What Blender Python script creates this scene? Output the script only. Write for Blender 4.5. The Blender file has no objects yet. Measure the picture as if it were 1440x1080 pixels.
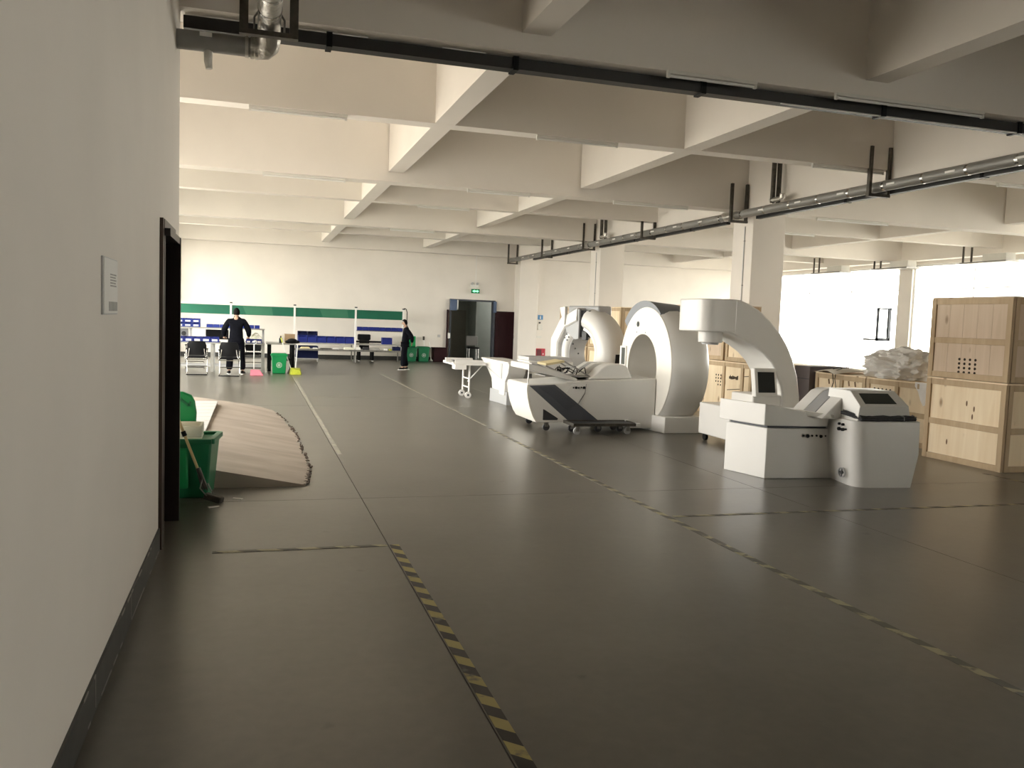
import bpy, bmesh, math, random
from mathutils import Vector, Matrix
random.seed(7)
S = bpy.context.scene
COL = S.collection
PI = math.pi

# ------------------------------------------------------------------ camera
cam_d = bpy.data.cameras.new('camera')
cam = bpy.data.objects.new('camera', cam_d)
COL.objects.link(cam)
cam_d.sensor_fit = 'HORIZONTAL'
cam_d.sensor_width = 36.0
cam_d.lens = 36.0 * 1197.0 / 1440.0
cam_d.clip_end = 200
f_ = Vector((-362.0, 102.0, -1197.0)).normalized()      # world +Y seen in camera space
hor = Vector((1.0, -0.036, 0.0))
up_ = hor.cross(f_).normalized()
if up_.y < 0: up_ = -up_
rt_ = f_.cross(up_)
R3 = Matrix((rt_, f_, up_))                             # camera axes -> world axes
cam.matrix_world = Matrix.Translation((0, 0, 1.62)) @ R3.to_4x4()
S.camera = cam

# ------------------------------------------------------------------ sky, light, exposure
SKY = 15.0
w = bpy.data.worlds.new('sky'); S.world = w
w.use_nodes = True
bg = w.node_tree.nodes['Background']
bg.inputs[0].default_value = (1.0, 0.96, 0.895, 1)
bg.inputs[1].default_value = SKY
def portal(loc, size, rot):
    l = bpy.data.lights.new('window_portal', 'AREA'); l.shape = 'RECTANGLE'
    l.size, l.size_y = size; l.cycles.is_portal = True
    o = bpy.data.objects.new('window_portal', l); o.location = loc; o.rotation_euler = rot
    COL.objects.link(o)
WIN_R = [(7.9, 15.2), (15.8, 23.1), (23.7, 31.1)]       # right wall windows (y ranges)
WIN_B = (10.5, 16.5)                                    # rear wall window behind the camera (x range)
WIN_L = [(16.2, 22.8), (24.1, 30.6)]                    # left wall windows of the far bay
ENTRY = (9.3, 15.0)
for a, b in WIN_R: portal((20.95, (a+b)/2, 2.1), (3.6, b-a), (0, PI/2, 0))
for a, b in WIN_L: portal((-3.35, (a+b)/2, 2.08), (3.65, b-a), (0, -PI/2, 0))
portal((13.5, -9.35, 2.35), (6.0, 2.7), (PI/2, 0, PI))
portal((-3.35, sum(ENTRY)/2, 1.8), (3.1, ENTRY[1]-ENTRY[0]), (0, -PI/2, 0))
S.view_settings.view_transform = 'Standard'
S.view_settings.look = 'None'
S.view_settings.exposure = 0.06
S.view_settings.gamma = 1.0
S.view_settings.use_curve_mapping = False
S.cycles.diffuse_bounces = 8
S.cycles.max_bounces = 12
S.cycles.sample_clamp_indirect = 8.0

# ------------------------------------------------------------------ materials
M = {}
def mat(name, col, rough=0.6, metal=0.0, var=0.0, scale=4.0, bump=0.0, bscale=60.0, emit=0.0, col2=None, stretch=(1,1,1), spec=None):
    m = bpy.data.materials.new(name); m.use_nodes = True
    nt = m.node_tree; N = nt.nodes; L = nt.links
    p = N['Principled BSDF']
    p.inputs['Roughness'].default_value = rough
    p.inputs['Metallic'].default_value = metal
    if spec is not None: p.inputs['Specular IOR Level'].default_value = spec
    c = (*col, 1)
    tc = N.new('ShaderNodeTexCoord')
    mp = N.new('ShaderNodeMapping'); mp.inputs['Scale'].default_value = stretch
    L.new(tc.outputs['Object'], mp.inputs[0])
    nz = N.new('ShaderNodeTexNoise'); nz.inputs['Scale'].default_value = scale; nz.inputs['Detail'].default_value = 6
    L.new(mp.outputs[0], nz.inputs['Vector'])
    mx = N.new('ShaderNodeMix'); mx.data_type = 'RGBA'
    d = col2 if col2 else tuple(max(0, v*(1-var)) for v in col)
    mx.inputs[6].default_value = c; mx.inputs[7].default_value = (*d, 1)
    rp = N.new('ShaderNodeValToRGB'); rp.color_ramp.elements[0].position = .35; rp.color_ramp.elements[1].position = .7
    L.new(nz.outputs[0], rp.inputs[0]); L.new(rp.outputs[0], mx.inputs[0])
    L.new(mx.outputs[2], p.inputs['Base Color'])
    if bump:
        n2 = N.new('ShaderNodeTexNoise'); n2.inputs['Scale'].default_value = bscale; n2.inputs['Detail'].default_value = 4
        L.new(mp.outputs[0], n2.inputs['Vector'])
        b = N.new('ShaderNodeBump'); b.inputs['Strength'].default_value = bump; b.inputs['Distance'].default_value = .01
        L.new(n2.outputs[0], b.inputs['Height']); L.new(b.outputs[0], p.inputs['Normal'])
    if emit:
        p.inputs['Emission Color'].default_value = c; p.inputs['Emission Strength'].default_value = emit
    M[name] = m
    return m
mat('wall', (.785, .74, .68), .75, var=.07, scale=.9, bump=.06, bscale=30)
mat('ceiling', (.785, .745, .69), .8, var=.07, scale=.7, bump=.04, bscale=25)
mat('base', (.045, .045, .042), .5, var=.4, scale=8)
mat('subfloor', (.045, .043, .038), .9)
mat('white', (.74, .73, .70), .32, var=.03, scale=2)
mat('white_warm', (.80, .78, .72), .28, var=.03, scale=2)
mat('grey_plastic', (.36, .365, .37), .4, var=.06)
mat('mid_grey', (.50, .50, .50), .4, var=.05)
mat('slate', (.17, .185, .21), .4, var=.08)
mat('slate_dark', (.085, .092, .108), .45, var=.1, spec=.3)
mat('navy', (.065, .071, .086), .45, var=.15, spec=.3)
mat('charcoal', (.035, .036, .04), .5, var=.2)
mat('black', (.006, .006, .007), .5, spec=.15)
mat('black_gloss', (.01, .012, .012), .12)
mat('screen', (.055, .063, .056), .2, spec=.3)
mat('black_trunk', (.014, .014, .014), .5, var=.3, scale=6)
mat('cloth_black', (.007, .0075, .011), .9, var=.3, scale=20, bump=.2, bscale=90, spec=.05)
mat('skin', (.50, .31, .22), .55, var=.08)
mat('hair', (.006, .005, .005), .8, spec=.08)
mat('shoe_sole', (.75, .74, .72), .6)
mat('chrome', (.55, .54, .52), .22, 1.0)
mat('foil', (.60, .58, .54), .28, .9, var=.25, scale=14, bump=.9, bscale=28)
mat('galv', (.30, .29, .27), .42, .75, var=.3, scale=10)
mat('pipe_grey', (.25, .245, .23), .45, .2, var=.15, scale=5, stretch=(1,.3,1))
mat('steel_dark', (.10, .09, .075), .5, .6, var=.4, scale=18)
mat('cast', (.40, .39, .36), .6, .3, var=.2, scale=6)
mat('green', (.0, .27, .075), .38, var=.08)
mat('green_dark', (.004, .15, .06), .45, var=.12)
mat('green_board', (.0, .115, .062), .45, var=.2, scale=1.4)
mat('green_faded', (.03, .16, .09), .45, var=.15, scale=2)
mat('blue', (.014, .026, .20), .45, var=.15, spec=.3)
mat('blue_light', (.022, .045, .30), .45, var=.15, spec=.3)
mat('blue_dark', (.005, .009, .05), .5, var=.15, spec=.2)
mat('blue_grey', (.09, .13, .22), .5, var=.15)
mat('blue_sign', (.08, .25, .50), .45)
mat('paper', (.80, .79, .76), .7, var=.04)
mat('grey_ink', (.42, .42, .40), .7, var=.3, scale=40)
mat('maroon', (.022, .004, .006), .5, var=.35, scale=3, stretch=(6,6,.6), spec=.15)
mat('door_brown', (.012, .006, .005), .35, var=.4, scale=4, stretch=(8,8,.7))
mat('door_edge', (.06, .035, .025), .35, var=.4, scale=4, stretch=(8,8,.7))
mat('corridor', (.42, .45, .42), .7, var=.06)
mat('corridor_door', (.30, .29, .25), .6, var=.08)
mat('red', (.45, .012, .035), .35)
mat('red_dark', (.12, .01, .015), .35)
mat('dark_red', (.026, .007, .009), .6, var=.3, spec=.15)
mat('pink', (.85, .22, .30), .45)
mat('lime', (.50, .55, .04), .5, var=.25, scale=12)
mat('cream', (.72, .62, .36), .6, var=.08)
mat('foam', (.74, .73, .60), .7, var=.08, scale=3)
mat('card', (.42, .29, .17), .8, var=.15)
mat('card_pale', (.76, .70, .60), .8, var=.12)
mat('mauve_card', (.125, .105, .105), .8, var=.12)
mat('wood_pole', (.55, .42, .2), .5)
mat('tube', (.82, .82, .80), .35)
mat('concrete_ramp', (.33, .275, .22), .85, var=.28, scale=2.2, bump=.2, bscale=24, stretch=(.6, 1.6, 1))
mat('crumb', (.10, .07, .05), .9, var=.4)
mat('tile', (.44, .43, .405), .45, var=.08)
mat('added_lamp_glow', (1, .98, .92), .4, emit=150)
mat('exit_green', (.0, .12, .05), .4, emit=.35)
mat('exit_glyph', (.35, 1.0, .6), .4, emit=1.1)
mat('aluminium', (.55, .56, .57), .4, .6)
mat('window_frame', (.86, .86, .85), .4)
mat('ground', (.42, .40, .36), .9, var=.15, scale=.4)
mat('grime', (.30, .29, .26), .8)
mat('film', (.88, .86, .83), .35, var=.12, scale=7, bump=.6, bscale=22)
def translucent(name, k):
    nt = M[name].node_tree; N = nt.nodes; L = nt.links; p = N['Principled BSDF']; o = N['Material Output']
    t = N.new('ShaderNodeBsdfTranslucent'); t.inputs[0].default_value = (.85, .83, .78, 1)
    mx = N.new('ShaderNodeMixShader'); mx.inputs[0].default_value = k
    L.new(p.outputs[0], mx.inputs[1]); L.new(t.outputs[0], mx.inputs[2]); L.new(mx.outputs[0], o.inputs[0])
translucent('film', .22)
mat('hole', (.03, .02, .012), .9)
mat('knot', (.20, .115, .06), .8, var=.3, scale=30)
mat('stencil', (.05, .035, .02), .9)
mat('red_lamp', (.6, .03, .02), .4)
mat('off_white_paint', (.72, .71, .66), .5, var=.05)

def mat_floor():
    m = mat('floor', (.165, .16, .14), .3, spec=.8)
    nt = m.node_tree; N = nt.nodes; L = nt.links; p = N['Principled BSDF']
    tc = N.new('ShaderNodeTexCoord')
    a = N.new('ShaderNodeTexNoise'); a.inputs['Scale'].default_value = .8; a.inputs['Detail'].default_value = 7; a.inputs['Roughness'].default_value = .6
    b = N.new('ShaderNodeTexNoise'); b.inputs['Scale'].default_value = 14; b.inputs['Detail'].default_value = 5
    L.new(tc.outputs['Object'], a.inputs['Vector']); L.new(tc.outputs['Object'], b.inputs['Vector'])
    ad = N.new('ShaderNodeMath'); ad.operation = 'MULTIPLY_ADD'; ad.inputs[1].default_value = .35
    L.new(b.outputs[0], ad.inputs[0]); L.new(a.outputs[0], ad.inputs[2])
    r = N.new('ShaderNodeValToRGB'); e = r.color_ramp.elements
    e[0].position = .3; e[0].color = (.060, .055, .043, 1); e[1].position = 1.0; e[1].color = (.148, .138, .113, 1)
    v = N.new('ShaderNodeTexVoronoi'); v.inputs['Scale'].default_value = 1.7; v.inputs['Randomness'].default_value = 1
    wv = N.new('ShaderNodeTexNoise'); wv.inputs['Scale'].default_value = 6; L.new(tc.outputs['Object'], wv.inputs['Vector'])
    vm = N.new('ShaderNodeVectorMath'); vm.operation = 'MULTIPLY_ADD'; vm.inputs[1].default_value = (.25, .25, 0)
    L.new(wv.outputs['Color'], vm.inputs[0]); L.new(tc.outputs['Object'], vm.inputs[2]); L.new(vm.outputs[0], v.inputs['Vector'])
    sr = N.new('ShaderNodeValToRGB'); sr.color_ramp.elements[0].position = .02; sr.color_ramp.elements[1].position = .075
    sr.color_ramp.elements[0].color = (.62, .60, .58, 1); sr.color_ramp.elements[1].color = (1, 1, 1, 1)
    L.new(v.outputs['Distance'], sr.inputs[0])
    mu = N.new('ShaderNodeMix'); mu.data_type = 'RGBA'; mu.blend_type = 'MULTIPLY'; mu.inputs[0].default_value = 1
    L.new(ad.outputs[0], r.inputs[0]); L.new(r.outputs[0], mu.inputs[6]); L.new(sr.outputs[0], mu.inputs[7]); L.new(mu.outputs[2], p.inputs['Base Color'])
    rr = N.new('ShaderNodeMapRange'); rr.inputs[1].default_value = .3; rr.inputs[2].default_value = 1.05
    rr.inputs[3].default_value = .278; rr.inputs[4].default_value = .31
    L.new(ad.outputs[0], rr.inputs[0]); L.new(rr.outputs[0], p.inputs['Roughness'])
mat_floor()

def mat_tape(name, axis, ca, cb, period, wear, floorc=(.12, .115, .10)):
    m = mat(name, ca, .5)
    nt = m.node_tree; N = nt.nodes; L = nt.links; p = N['Principled BSDF']
    tc = N.new('ShaderNodeTexCoord'); sp = N.new('ShaderNodeSeparateXYZ'); L.new(tc.outputs['Object'], sp.inputs[0])
    s = N.new('ShaderNodeMath'); s.operation = 'ADD'; L.new(sp.outputs[0], s.inputs[0]); L.new(sp.outputs[1], s.inputs[1])
    dv = N.new('ShaderNodeMath'); dv.operation = 'DIVIDE'; L.new(s.outputs[0], dv.inputs[0]); dv.inputs[1].default_value = period
    fr = N.new('ShaderNodeMath'); fr.operation = 'FRACT'; L.new(dv.outputs[0], fr.inputs[0])
    gt = N.new('ShaderNodeMath'); gt.operation = 'GREATER_THAN'; L.new(fr.outputs[0], gt.inputs[0]); gt.inputs[1].default_value = .5
    mx = N.new('ShaderNodeMix'); mx.data_type = 'RGBA'; mx.inputs[6].default_value = (*ca, 1); mx.inputs[7].default_value = (*cb, 1)
    L.new(gt.outputs[0], mx.inputs[0])
    nz = N.new('ShaderNodeTexNoise'); nz.inputs['Scale'].default_value = 9; nz.inputs['Detail'].default_value = 8
    L.new(tc.outputs['Object'], nz.inputs['Vector'])
    rp = N.new('ShaderNodeValToRGB'); rp.color_ramp.elements[0].position = .62 - wear; rp.color_ramp.elements[1].position = .72 - wear
    L.new(nz.outputs[0], rp.inputs[0])
    m2 = N.new('ShaderNodeMix'); m2.data_type = 'RGBA'; L.new(rp.outputs[0], m2.inputs[0])
    L.new(mx.outputs[2], m2.inputs[6]); m2.inputs[7].default_value = (*floorc, 1)
    L.new(m2.outputs[2], p.inputs['Base Color'])
mat_tape('tape_bright', 1, (.40, .335, .12), (.018, .015, .012), .215, .02)
mat_tape('tape_worn', 1, (.36, .33, .21), (.10, .095, .08), .26, .10)
mat_tape('tape_pale', 1, (.29, .275, .215), (.25, .24, .20), .5, .08, (.16, .155, .135))

def mat_ply(name, c1, c2, knots=True, stretch=(9, 9, .7)):
    m = mat(name, c1, .7, var=.1)
    nt = m.node_tree; N = nt.nodes; L = nt.links; p = N['Principled BSDF']
    tc = N.new('ShaderNodeTexCoord'); mp = N.new('ShaderNodeMapping'); mp.inputs['Scale'].default_value = stretch
    L.new(tc.outputs['Object'], mp.inputs[0])
    n = N.new('ShaderNodeTexNoise'); n.inputs['Scale'].default_value = 1.1; n.inputs['Detail'].default_value = 6; n.inputs['Distortion'].default_value = .6
    L.new(mp.outputs[0], n.inputs['Vector'])
    r = N.new('ShaderNodeValToRGB'); r.color_ramp.elements[0].position = .3; r.color_ramp.elements[1].position = .72
    r.color_ramp.elements[0].color = (*c2, 1); r.color_ramp.elements[1].color = (*c1, 1)
    L.new(n.outputs[0], r.inputs[0])
    out = r.outputs[0]
    if knots:
        mk = N.new('ShaderNodeMapping'); mk.inputs['Scale'].default_value = (4.2, 4.2, 2.0)
        L.new(tc.outputs['Object'], mk.inputs[0])
        v = N.new('ShaderNodeTexVoronoi'); v.inputs['Scale'].default_value = 1.0; L.new(mk.outputs[0], v.inputs['Vector'])
        rk = N.new('ShaderNodeValToRGB'); rk.color_ramp.elements[0].position = .07; rk.color_ramp.elements[1].position = .17
        rk.color_ramp.elements[0].color = (.30, .2, .12, 1); rk.color_ramp.elements[1].color = (1, 1, 1, 1)
        L.new(v.outputs['Distance'], rk.inputs[0])
        mu = N.new('ShaderNodeMix'); mu.data_type = 'RGBA'; mu.blend_type = 'MULTIPLY'; mu.inputs[0].default_value = .85
        L.new(out, mu.inputs[6]); L.new(rk.outputs[0], mu.inputs[7]); out = mu.outputs[2]
    L.new(out, p.inputs['Base Color'])
mat_ply('ply', (.84, .71, .51), (.74, .59, .39))
mat_ply('ply_dull', (.62, .495, .37), (.54, .42, .30))
mat_ply('batten', (.52, .395, .25), (.42, .305, .18), False)

def mat_glass():
    m = bpy.data.materials.new('glass'); m.use_nodes = True; nt = m.node_tree; N = nt.nodes; L = nt.links
    N.remove(N['Principled BSDF'])
    t = N.new('ShaderNodeBsdfTransparent'); g = N.new('ShaderNodeBsdfGlossy'); g.inputs['Roughness'].default_value = .02
    t.inputs[0].default_value = (.94, .95, .94, 1)
    fr = N.new('ShaderNodeFresnel'); ge = N.new('ShaderNodeNewGeometry'); mr = N.new('ShaderNodeMapRange')
    mr.inputs[3].default_value = 1.45; mr.inputs[4].default_value = 1/1.45          # no false total reflection at the back face
    L.new(ge.outputs['Backfacing'], mr.inputs[0]); L.new(mr.outputs[0], fr.inputs[0])
    mx = N.new('ShaderNodeMixShader'); L.new(fr.outputs[0], mx.inputs[0]); L.new(t.outputs[0], mx.inputs[1]); L.new(g.outputs[0], mx.inputs[2])
    L.new(mx.outputs[0], N['Material Output'].inputs[0]); M['glass'] = m
mat_glass()

# ------------------------------------------------------------------ mesh helpers
class MB:
    def __init__(s): s.v = []; s.f = []; s.sm = []
    def add(s, vs, fs, smooth=False):
        n = len(s.v); s.v += [tuple(v) for v in vs]
        for f in fs: s.f.append([i+n for i in f]); s.sm.append(smooth)
        return s
    def box(s, x0, y0, z0, x1, y1, z1):
        v = [(x, y, z) for z in (z0, z1) for y in (y0, y1) for x in (x0, x1)]
        return s.add(v, [(0,2,3,1), (4,5,7,6), (0,1,5,4), (2,6,7,3), (0,4,6,2), (1,3,7,5)])
    def hull8(s, b, t):                       # bottom quad, top quad (both counter-clockwise from above)
        n = len(b)
        fs = [tuple(reversed(range(n))), tuple(range(n, 2*n))]
        for i in range(n): j = (i+1) % n; fs.append((i, j, n+j, n+i))
        return s.add(list(b)+list(t), fs)
    def prism(s, prof, axis, a, b, smooth=False):
        # prof: 2D points; axis 'x','y','z'
        def P(p, t):
            return {'x': (t, p[0], p[1]), 'y': (p[0], t, p[1]), 'z': (p[0], p[1], t)}[axis]
        n = len(prof); v = [P(p, a) for p in prof] + [P(p, b) for p in prof]
        fs = [tuple(range(n)), tuple(reversed(range(n, 2*n)))]
        k = len(s.f)
        for i in range(n): j = (i+1) % n; fs.append((i, n+i, n+j, j))
        return s.add(v, fs, smooth)
    def cyl(s, p0, p1, r0, r1=None, n=16, caps=True):
        r1 = r0 if r1 is None else r1
        p0 = Vector(p0); p1 = Vector(p1); d = (p1-p0).normalized()
        a = d.orthogonal().normalized(); b = d.cross(a)
        v = []
        for p, r in ((p0, r0), (p1, r1)):
            for i in range(n):
                t = 2*PI*i/n; v.append(p + a*r*math.cos(t) + b*r*math.sin(t))
        fs = [(i, (i+1) % n, n+(i+1) % n, n+i) for i in range(n)]
        s.add(v, fs, True)
        if caps:
            k = len(s.v) - 2*n
            s.f.append([k+i for i in reversed(range(n))]); s.sm.append(False)
            s.f.append([k+n+i for i in range(n)]); s.sm.append(False)
        return s
    def tube(s, pts, r, n=8, closed=False):
        pts = [Vector(p) for p in pts]; m = len(pts); rings = []
        prev = None
        for i, p in enumerate(pts):
            if closed: d = (pts[(i+1) % m] - pts[i-1]).normalized()
            else: d = (pts[min(i+1, m-1)] - pts[max(i-1, 0)]).normalized()
            a = (prev - d*prev.dot(d)).normalized() if prev else d.orthogonal().normalized()
            prev = a; b = d.cross(a)
            rr = r[i] if isinstance(r, (list, tuple)) else r
            rings.append([p + a*rr*math.cos(2*PI*k/n) + b*rr*math.sin(2*PI*k/n) for k in range(n)])
        v = [q for g in rings for q in g]; fs = []
        for i in range(m if closed else m-1):
            j = (i+1) % m
            for k in range(n): k2 = (k+1) % n; fs.append((i*n+k, i*n+k2, j*n+k2, j*n+k))
        if not closed: fs += [tuple(reversed(range(n))), tuple((m-1)*n+k for k in range(n))]
        return s.add(v, fs, True)
    def lathe(s, prof, c, axis='z', n=24, a0=0.0, a1=2*PI, caps=True):
        # prof: (radius, along) ; full turn closed, partial turn open; profile closed polygon if partial
        full = abs(a1-a0-2*PI) < 1e-6
        m = n if full else n+1; k = len(prof); v = []
        for i in range(m):
            t = a0 + (a1-a0)*i/n
            for r, h in prof:
                x, y = r*math.cos(t), r*math.sin(t)
                v.append({'z': (c[0]+x, c[1]+y, c[2]+h), 'x': (c[0]+h, c[1]+y, c[2]+x), 'y': (c[0]+x, c[1]+h, c[2]+y)}[axis])
        fs = []
        for i in range(n):
            j = (i+1) % m
            for q in range(k - (1 if full else 0)):
                q2 = (q+1) % k
                fs.append((i*k+q, j*k+q, j*k+q2, i*k+q2))
        if not full: fs += [tuple(range(k)), tuple(reversed([(m-1)*k+q for q in range(k)]))]
        return s.add(v, fs, True)
    def ball(s, c, r, n=12, m=8, sq=(1,1,1)):
        v = [(c[0], c[1], c[2]-r*sq[2])]
        for j in range(1, m):
            t = -PI/2 + PI*j/m
            for i in range(n):
                a = 2*PI*i/n; v.append((c[0]+r*sq[0]*math.cos(t)*math.cos(a), c[1]+r*sq[1]*math.cos(t)*math.sin(a), c[2]+r*sq[2]*math.sin(t)))
        v.append((c[0], c[1], c[2]+r*sq[2])); fs = []
        for i in range(n):
            fs.append((0, 1+(i+1) % n, 1+i)); e = len(v)-1
            fs.append((e, e-n+i, e-n+(i+1) % n))
        for j in range(m-2):
            for i in range(n):
                a = 1+j*n; fs.append((a+i, a+(i+1) % n, a+n+(i+1) % n, a+n+i))
        return s.add(v, fs, True)
    def obox(s, c, size, rot):
        c = Vector(c); x, y, z = size[0]/2, size[1]/2, size[2]/2
        v = [c + rot @ Vector((a*x, b*y, d*z)) for d in (-1, 1) for b in (-1, 1) for a in (-1, 1)]
        return s.add(v, [(0,2,3,1), (4,5,7,6), (0,1,5,4), (2,6,7,3), (0,4,6,2), (1,3,7,5)])
    def bar(s, p0, p1, w, h):
        p0 = Vector(p0); p1 = Vector(p1); d = p1-p0
        q = d.to_track_quat('X', 'Z').to_matrix()
        return s.obox((p0+p1)/2, (d.length, w, h), q)
def rot(axis, deg): return Matrix.Rotation(math.radians(deg), 3, axis)

ORG = {}
def finish(name, mb, m, parent=None, bevel=0.0, seg=2, recalc=True, ang=35):
    org = ORG.get(parent.name, Vector((0, 0, 0))) if parent else Vector((0, 0, 0))
    me = bpy.data.meshes.new(name)
    me.from_pydata([Vector(v)-org for v in mb.v], [], mb.f)
    me.polygons.foreach_set('use_smooth', mb.sm)
    if recalc:
        bm = bmesh.new(); bm.from_mesh(me); bmesh.ops.recalc_face_normals(bm, faces=bm.faces); bm.to_mesh(me); bm.free()
    me.update()
    if any(mb.sm): me.set_sharp_from_angle(angle=math.radians(ang))
    me.materials.append(M[m])
    o = bpy.data.objects.new(name, me); COL.objects.link(o)
    if parent: o.parent = parent
    ORG[o.name] = org
    if bevel:
        b = o.modifiers.new('bevel', 'BEVEL'); b.width = bevel; b.segments = seg; b.limit_method = 'ANGLE'; b.angle_limit = math.radians(40)
        me.polygons.foreach_set('use_smooth', [True]*len(me.polygons)); me.set_sharp_from_angle(angle=math.radians(50))
        b.harden_normals = False
    return o
def thing(name, label, cat, loc, group=None):
    o = bpy.data.objects.new(name, None); o.empty_display_size = .2; COL.objects.link(o)
    o.location = loc; o['label'] = label; o['category'] = cat
    if group: o['group'] = group
    ORG[o.name] = Vector(loc)
    return o
def tag(o, label, cat, group=None):
    o['label'] = label; o['category'] = cat
    if group: o['group'] = group
    return o
def struct(o): o['kind'] = 'structure'; return o
def copy_tree(o, parent=None):
    c = o.copy(); COL.objects.link(c)
    if parent: c.parent = parent
    for ch in [x for x in o.children]: copy_tree(ch, c)
    return c
def dup(o, loc, rz=None, label=None):
    c = copy_tree(o); c.location = loc
    if rz is not None: c.rotation_euler = (0, 0, rz)
    if label: c['label'] = label
    return c
def B(*a): return MB().box(*a)

# ================================================================== SETTING
ZM, ZS, ZC = 4.0, 4.16, 5.2        # underside of main beams, of secondary beams, of the slab
XL, XR, YB, YF = -3.0, 20.6, -9.0, 31.5
fl = struct(finish('floor', B(-3.2, -9.2, -.2, 20.9, 36, -.03), 'subfloor'))
xs = [-3.0, .93, 4.94, 8.95, 12.95, 16.95, 20.6]; ys = [-9.0, -.3, 7.52, 15.3, 23.1, 31.5]
for i in range(len(xs)-1):
    for j in range(len(ys)-1):
        g = .0028
        finish('floor_slab', B(xs[i]+g, ys[j]+g, -.028, xs[i+1]-g, ys[j+1]-g, 0), 'floor', fl)
finish('floor_slab', B(6.2, 31.5, -.03, 12.0, 35.5, 0), 'floor', fl)
struct(finish('ground', MB().box(-60, -40, -.9, -3.3, 80, -.3).box(20.95, -40, -.9, 80, 80, -.3), 'ground'))

ce = struct(finish('ceiling', B(-3.3, -9.3, ZC, 20.9, 31.9, ZC+.2), 'ceiling'))
for y in (-8.3, -.46, 7.4, 15.3, 23.2, 31.05):                         # main beams across the hall
    finish('beam', B(XL if y > 7 else -.6, y, ZM, XR, y+.4, ZC), 'ceiling', ce)
for y in (-4.4, 3.4, 11.2, 19.25, 27.2):                               # secondary beams across the hall
    for a, b in ((XL if y > 7 else -.6, 9.45), (9.85, XR)):
        finish('beam', B(a, y, ZS, b, y+.28, ZC), 'ceiling', ce)
for x in (2.23, 5.86, 16.0):                                     # secondary beams along the hall
    for y in (-7.9, -.06, 7.8, 15.7, 23.6):
        finish('beam', B(x, y, ZS+.002, x+.27, y+7.46 if y > -1 else -.46, ZC), 'ceiling', ce)
for y in (-7.9, -.06, 7.8, 15.7, 23.6):                          # girder over the columns
    finish('beam', B(9.45, y, ZM, 9.85, y+7.46 if y > -1 else -.46, ZC), 'ceiling', ce)
finish('beam', B(20.2, -9, ZM, 20.6, 31.5, ZC), 'ceiling', ce)
for y in (-.8, 7.25, 15.15, 23.05, 30.85):
    struct(finish('column', B(9.55, y, 0, 10.3, min(y+.75, 31.5), ZM+.01 if y < 30 else ZC-.01), 'wall', bevel=.012))
for y in (15.15, 23.05):                                          # thin conduits clipped to the column faces
    c = thing('conduit', 'thin grey conduit running up the left face of the %s column' % ('nearest' if y < 20 else 'middle'), 'conduit', (9.54, y+.3, 0))
    finish('pipe', MB().cyl((9.537, y+.28, 0), (9.537, y+.28, 3.7), .012, n=8), 'mid_grey', c)
    for z in (.5, 1.5, 2.5, 3.4): finish('clip', B(9.53, y+.26, z, 9.549, y+.30, z+.02), 'galv', c)

# left wall beside the camera, with a brown door
D0, D1, DH = 6.12, 6.93, 2.15
wl = MB().box(-.85, -9, 0, -.6, D0, ZC).box(-.85, D0, DH, -.6, D1, ZC).box(-.85, D1, 0, -.6, 7.52, ZC)
wl.box(-3.2, 7.27, 0, -.85, 7.52, ZC).box(-.88, D0, 0, -.84, D1, DH)
struct(finish('wall_left', wl, 'wall'))
d = struct(finish('door_1', MB().box(-.84, D0+.04, .01, -.80, D1-.04, DH-.04), 'door_brown'))
finish('door_frame', MB().box(-.82, D1-.05, 0, -.535, D1, DH).box(-.82, D0, 0, -.575, D0+.05, DH).box(-.82, D0, DH-.05, -.54, D1, DH), 'door_brown', d)
finish('casing', MB().box(-.60, D0-.07, 0, -.578, D0, DH+.06).box(-.60, D1, 0, -.578, D1+.05, DH+.06).box(-.60, D0, DH, -.575, D1, DH+.06), 'door_edge', d)
finish('door_handle', MB().cyl((-.80, D0+.14, 1.0), (-.74, D0+.14, 1.0), .012).cyl((-.74, D0+.12, 1.0), (-.74, D0+.26, 1.0), .011), 'chrome', d)
bl = struct(finish('baseboard_left', MB().box(-.6, -9, 0, -.588, D0-.07, .15).box(-.6, D1+.05, 0, -.588, 7.52, .15), 'base'))
m = MB(); random.seed(3)
for k in range(26):
    y = 2.6 + random.random()*3.3; z = .01 if k % 3 else .148; l = .03 + random.random()*.10
    m.box(-.5895, y, z-.004, -.5865, y+l, z+.006)
for y in (3.62, 4.65): m.box(-.5895, y, .02, -.5865, y+.006, .149)
finish('plaster_scuff', m, 'grime', bl)
# the far bay left of that wall (entry and windows), right wall, back wall, rear wall
wf = MB().box(-3.25, 7.27, 0, -3.0, ENTRY[0], ZC).box(-3.25, ENTRY[0], 3.35, -3.0, ENTRY[1], ZC).box(-3.25, ENTRY[1], 0, -3.0, WIN_L[0][0], ZC)
wf.box(-3.25, WIN_L[0][1], 0, -3.0, WIN_L[1][0], ZC).box(-3.25, WIN_L[1][1], 0, -3.0, 31.75, ZC)
for a, b in WIN_L: wf.box(-3.25, a, 0, -3.0, b, .25).box(-3.25, a, 3.9, -3.0, b, ZC)
struct(finish('wall_left_bay', wf, 'wall'))
wr = MB(); e = [-9.25] + [q for ab in sorted(WIN_R) for q in ab] + [31.75]
for i in range(0, len(e), 2): wr.box(20.6, e[i], 0, 20.85, e[i+1], ZC)
for a, b in WIN_R: wr.box(20.6, a, 0, 20.85, b, .3).box(20.6, a, 3.9, 20.85, b, ZC)
struct(finish('wall_right', wr, 'wall'))
BD0, BD1, BDH = 7.02, 8.80, 2.36
wb = MB().box(-3.25, 31.5, 0, BD0, 31.75, ZC).box(BD0, 31.5, BDH, BD1, 31.75, ZC).box(BD1, 31.5, 0, 20.85, 31.75, ZC)
struct(finish('wall_back', wb, 'wall'))
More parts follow.
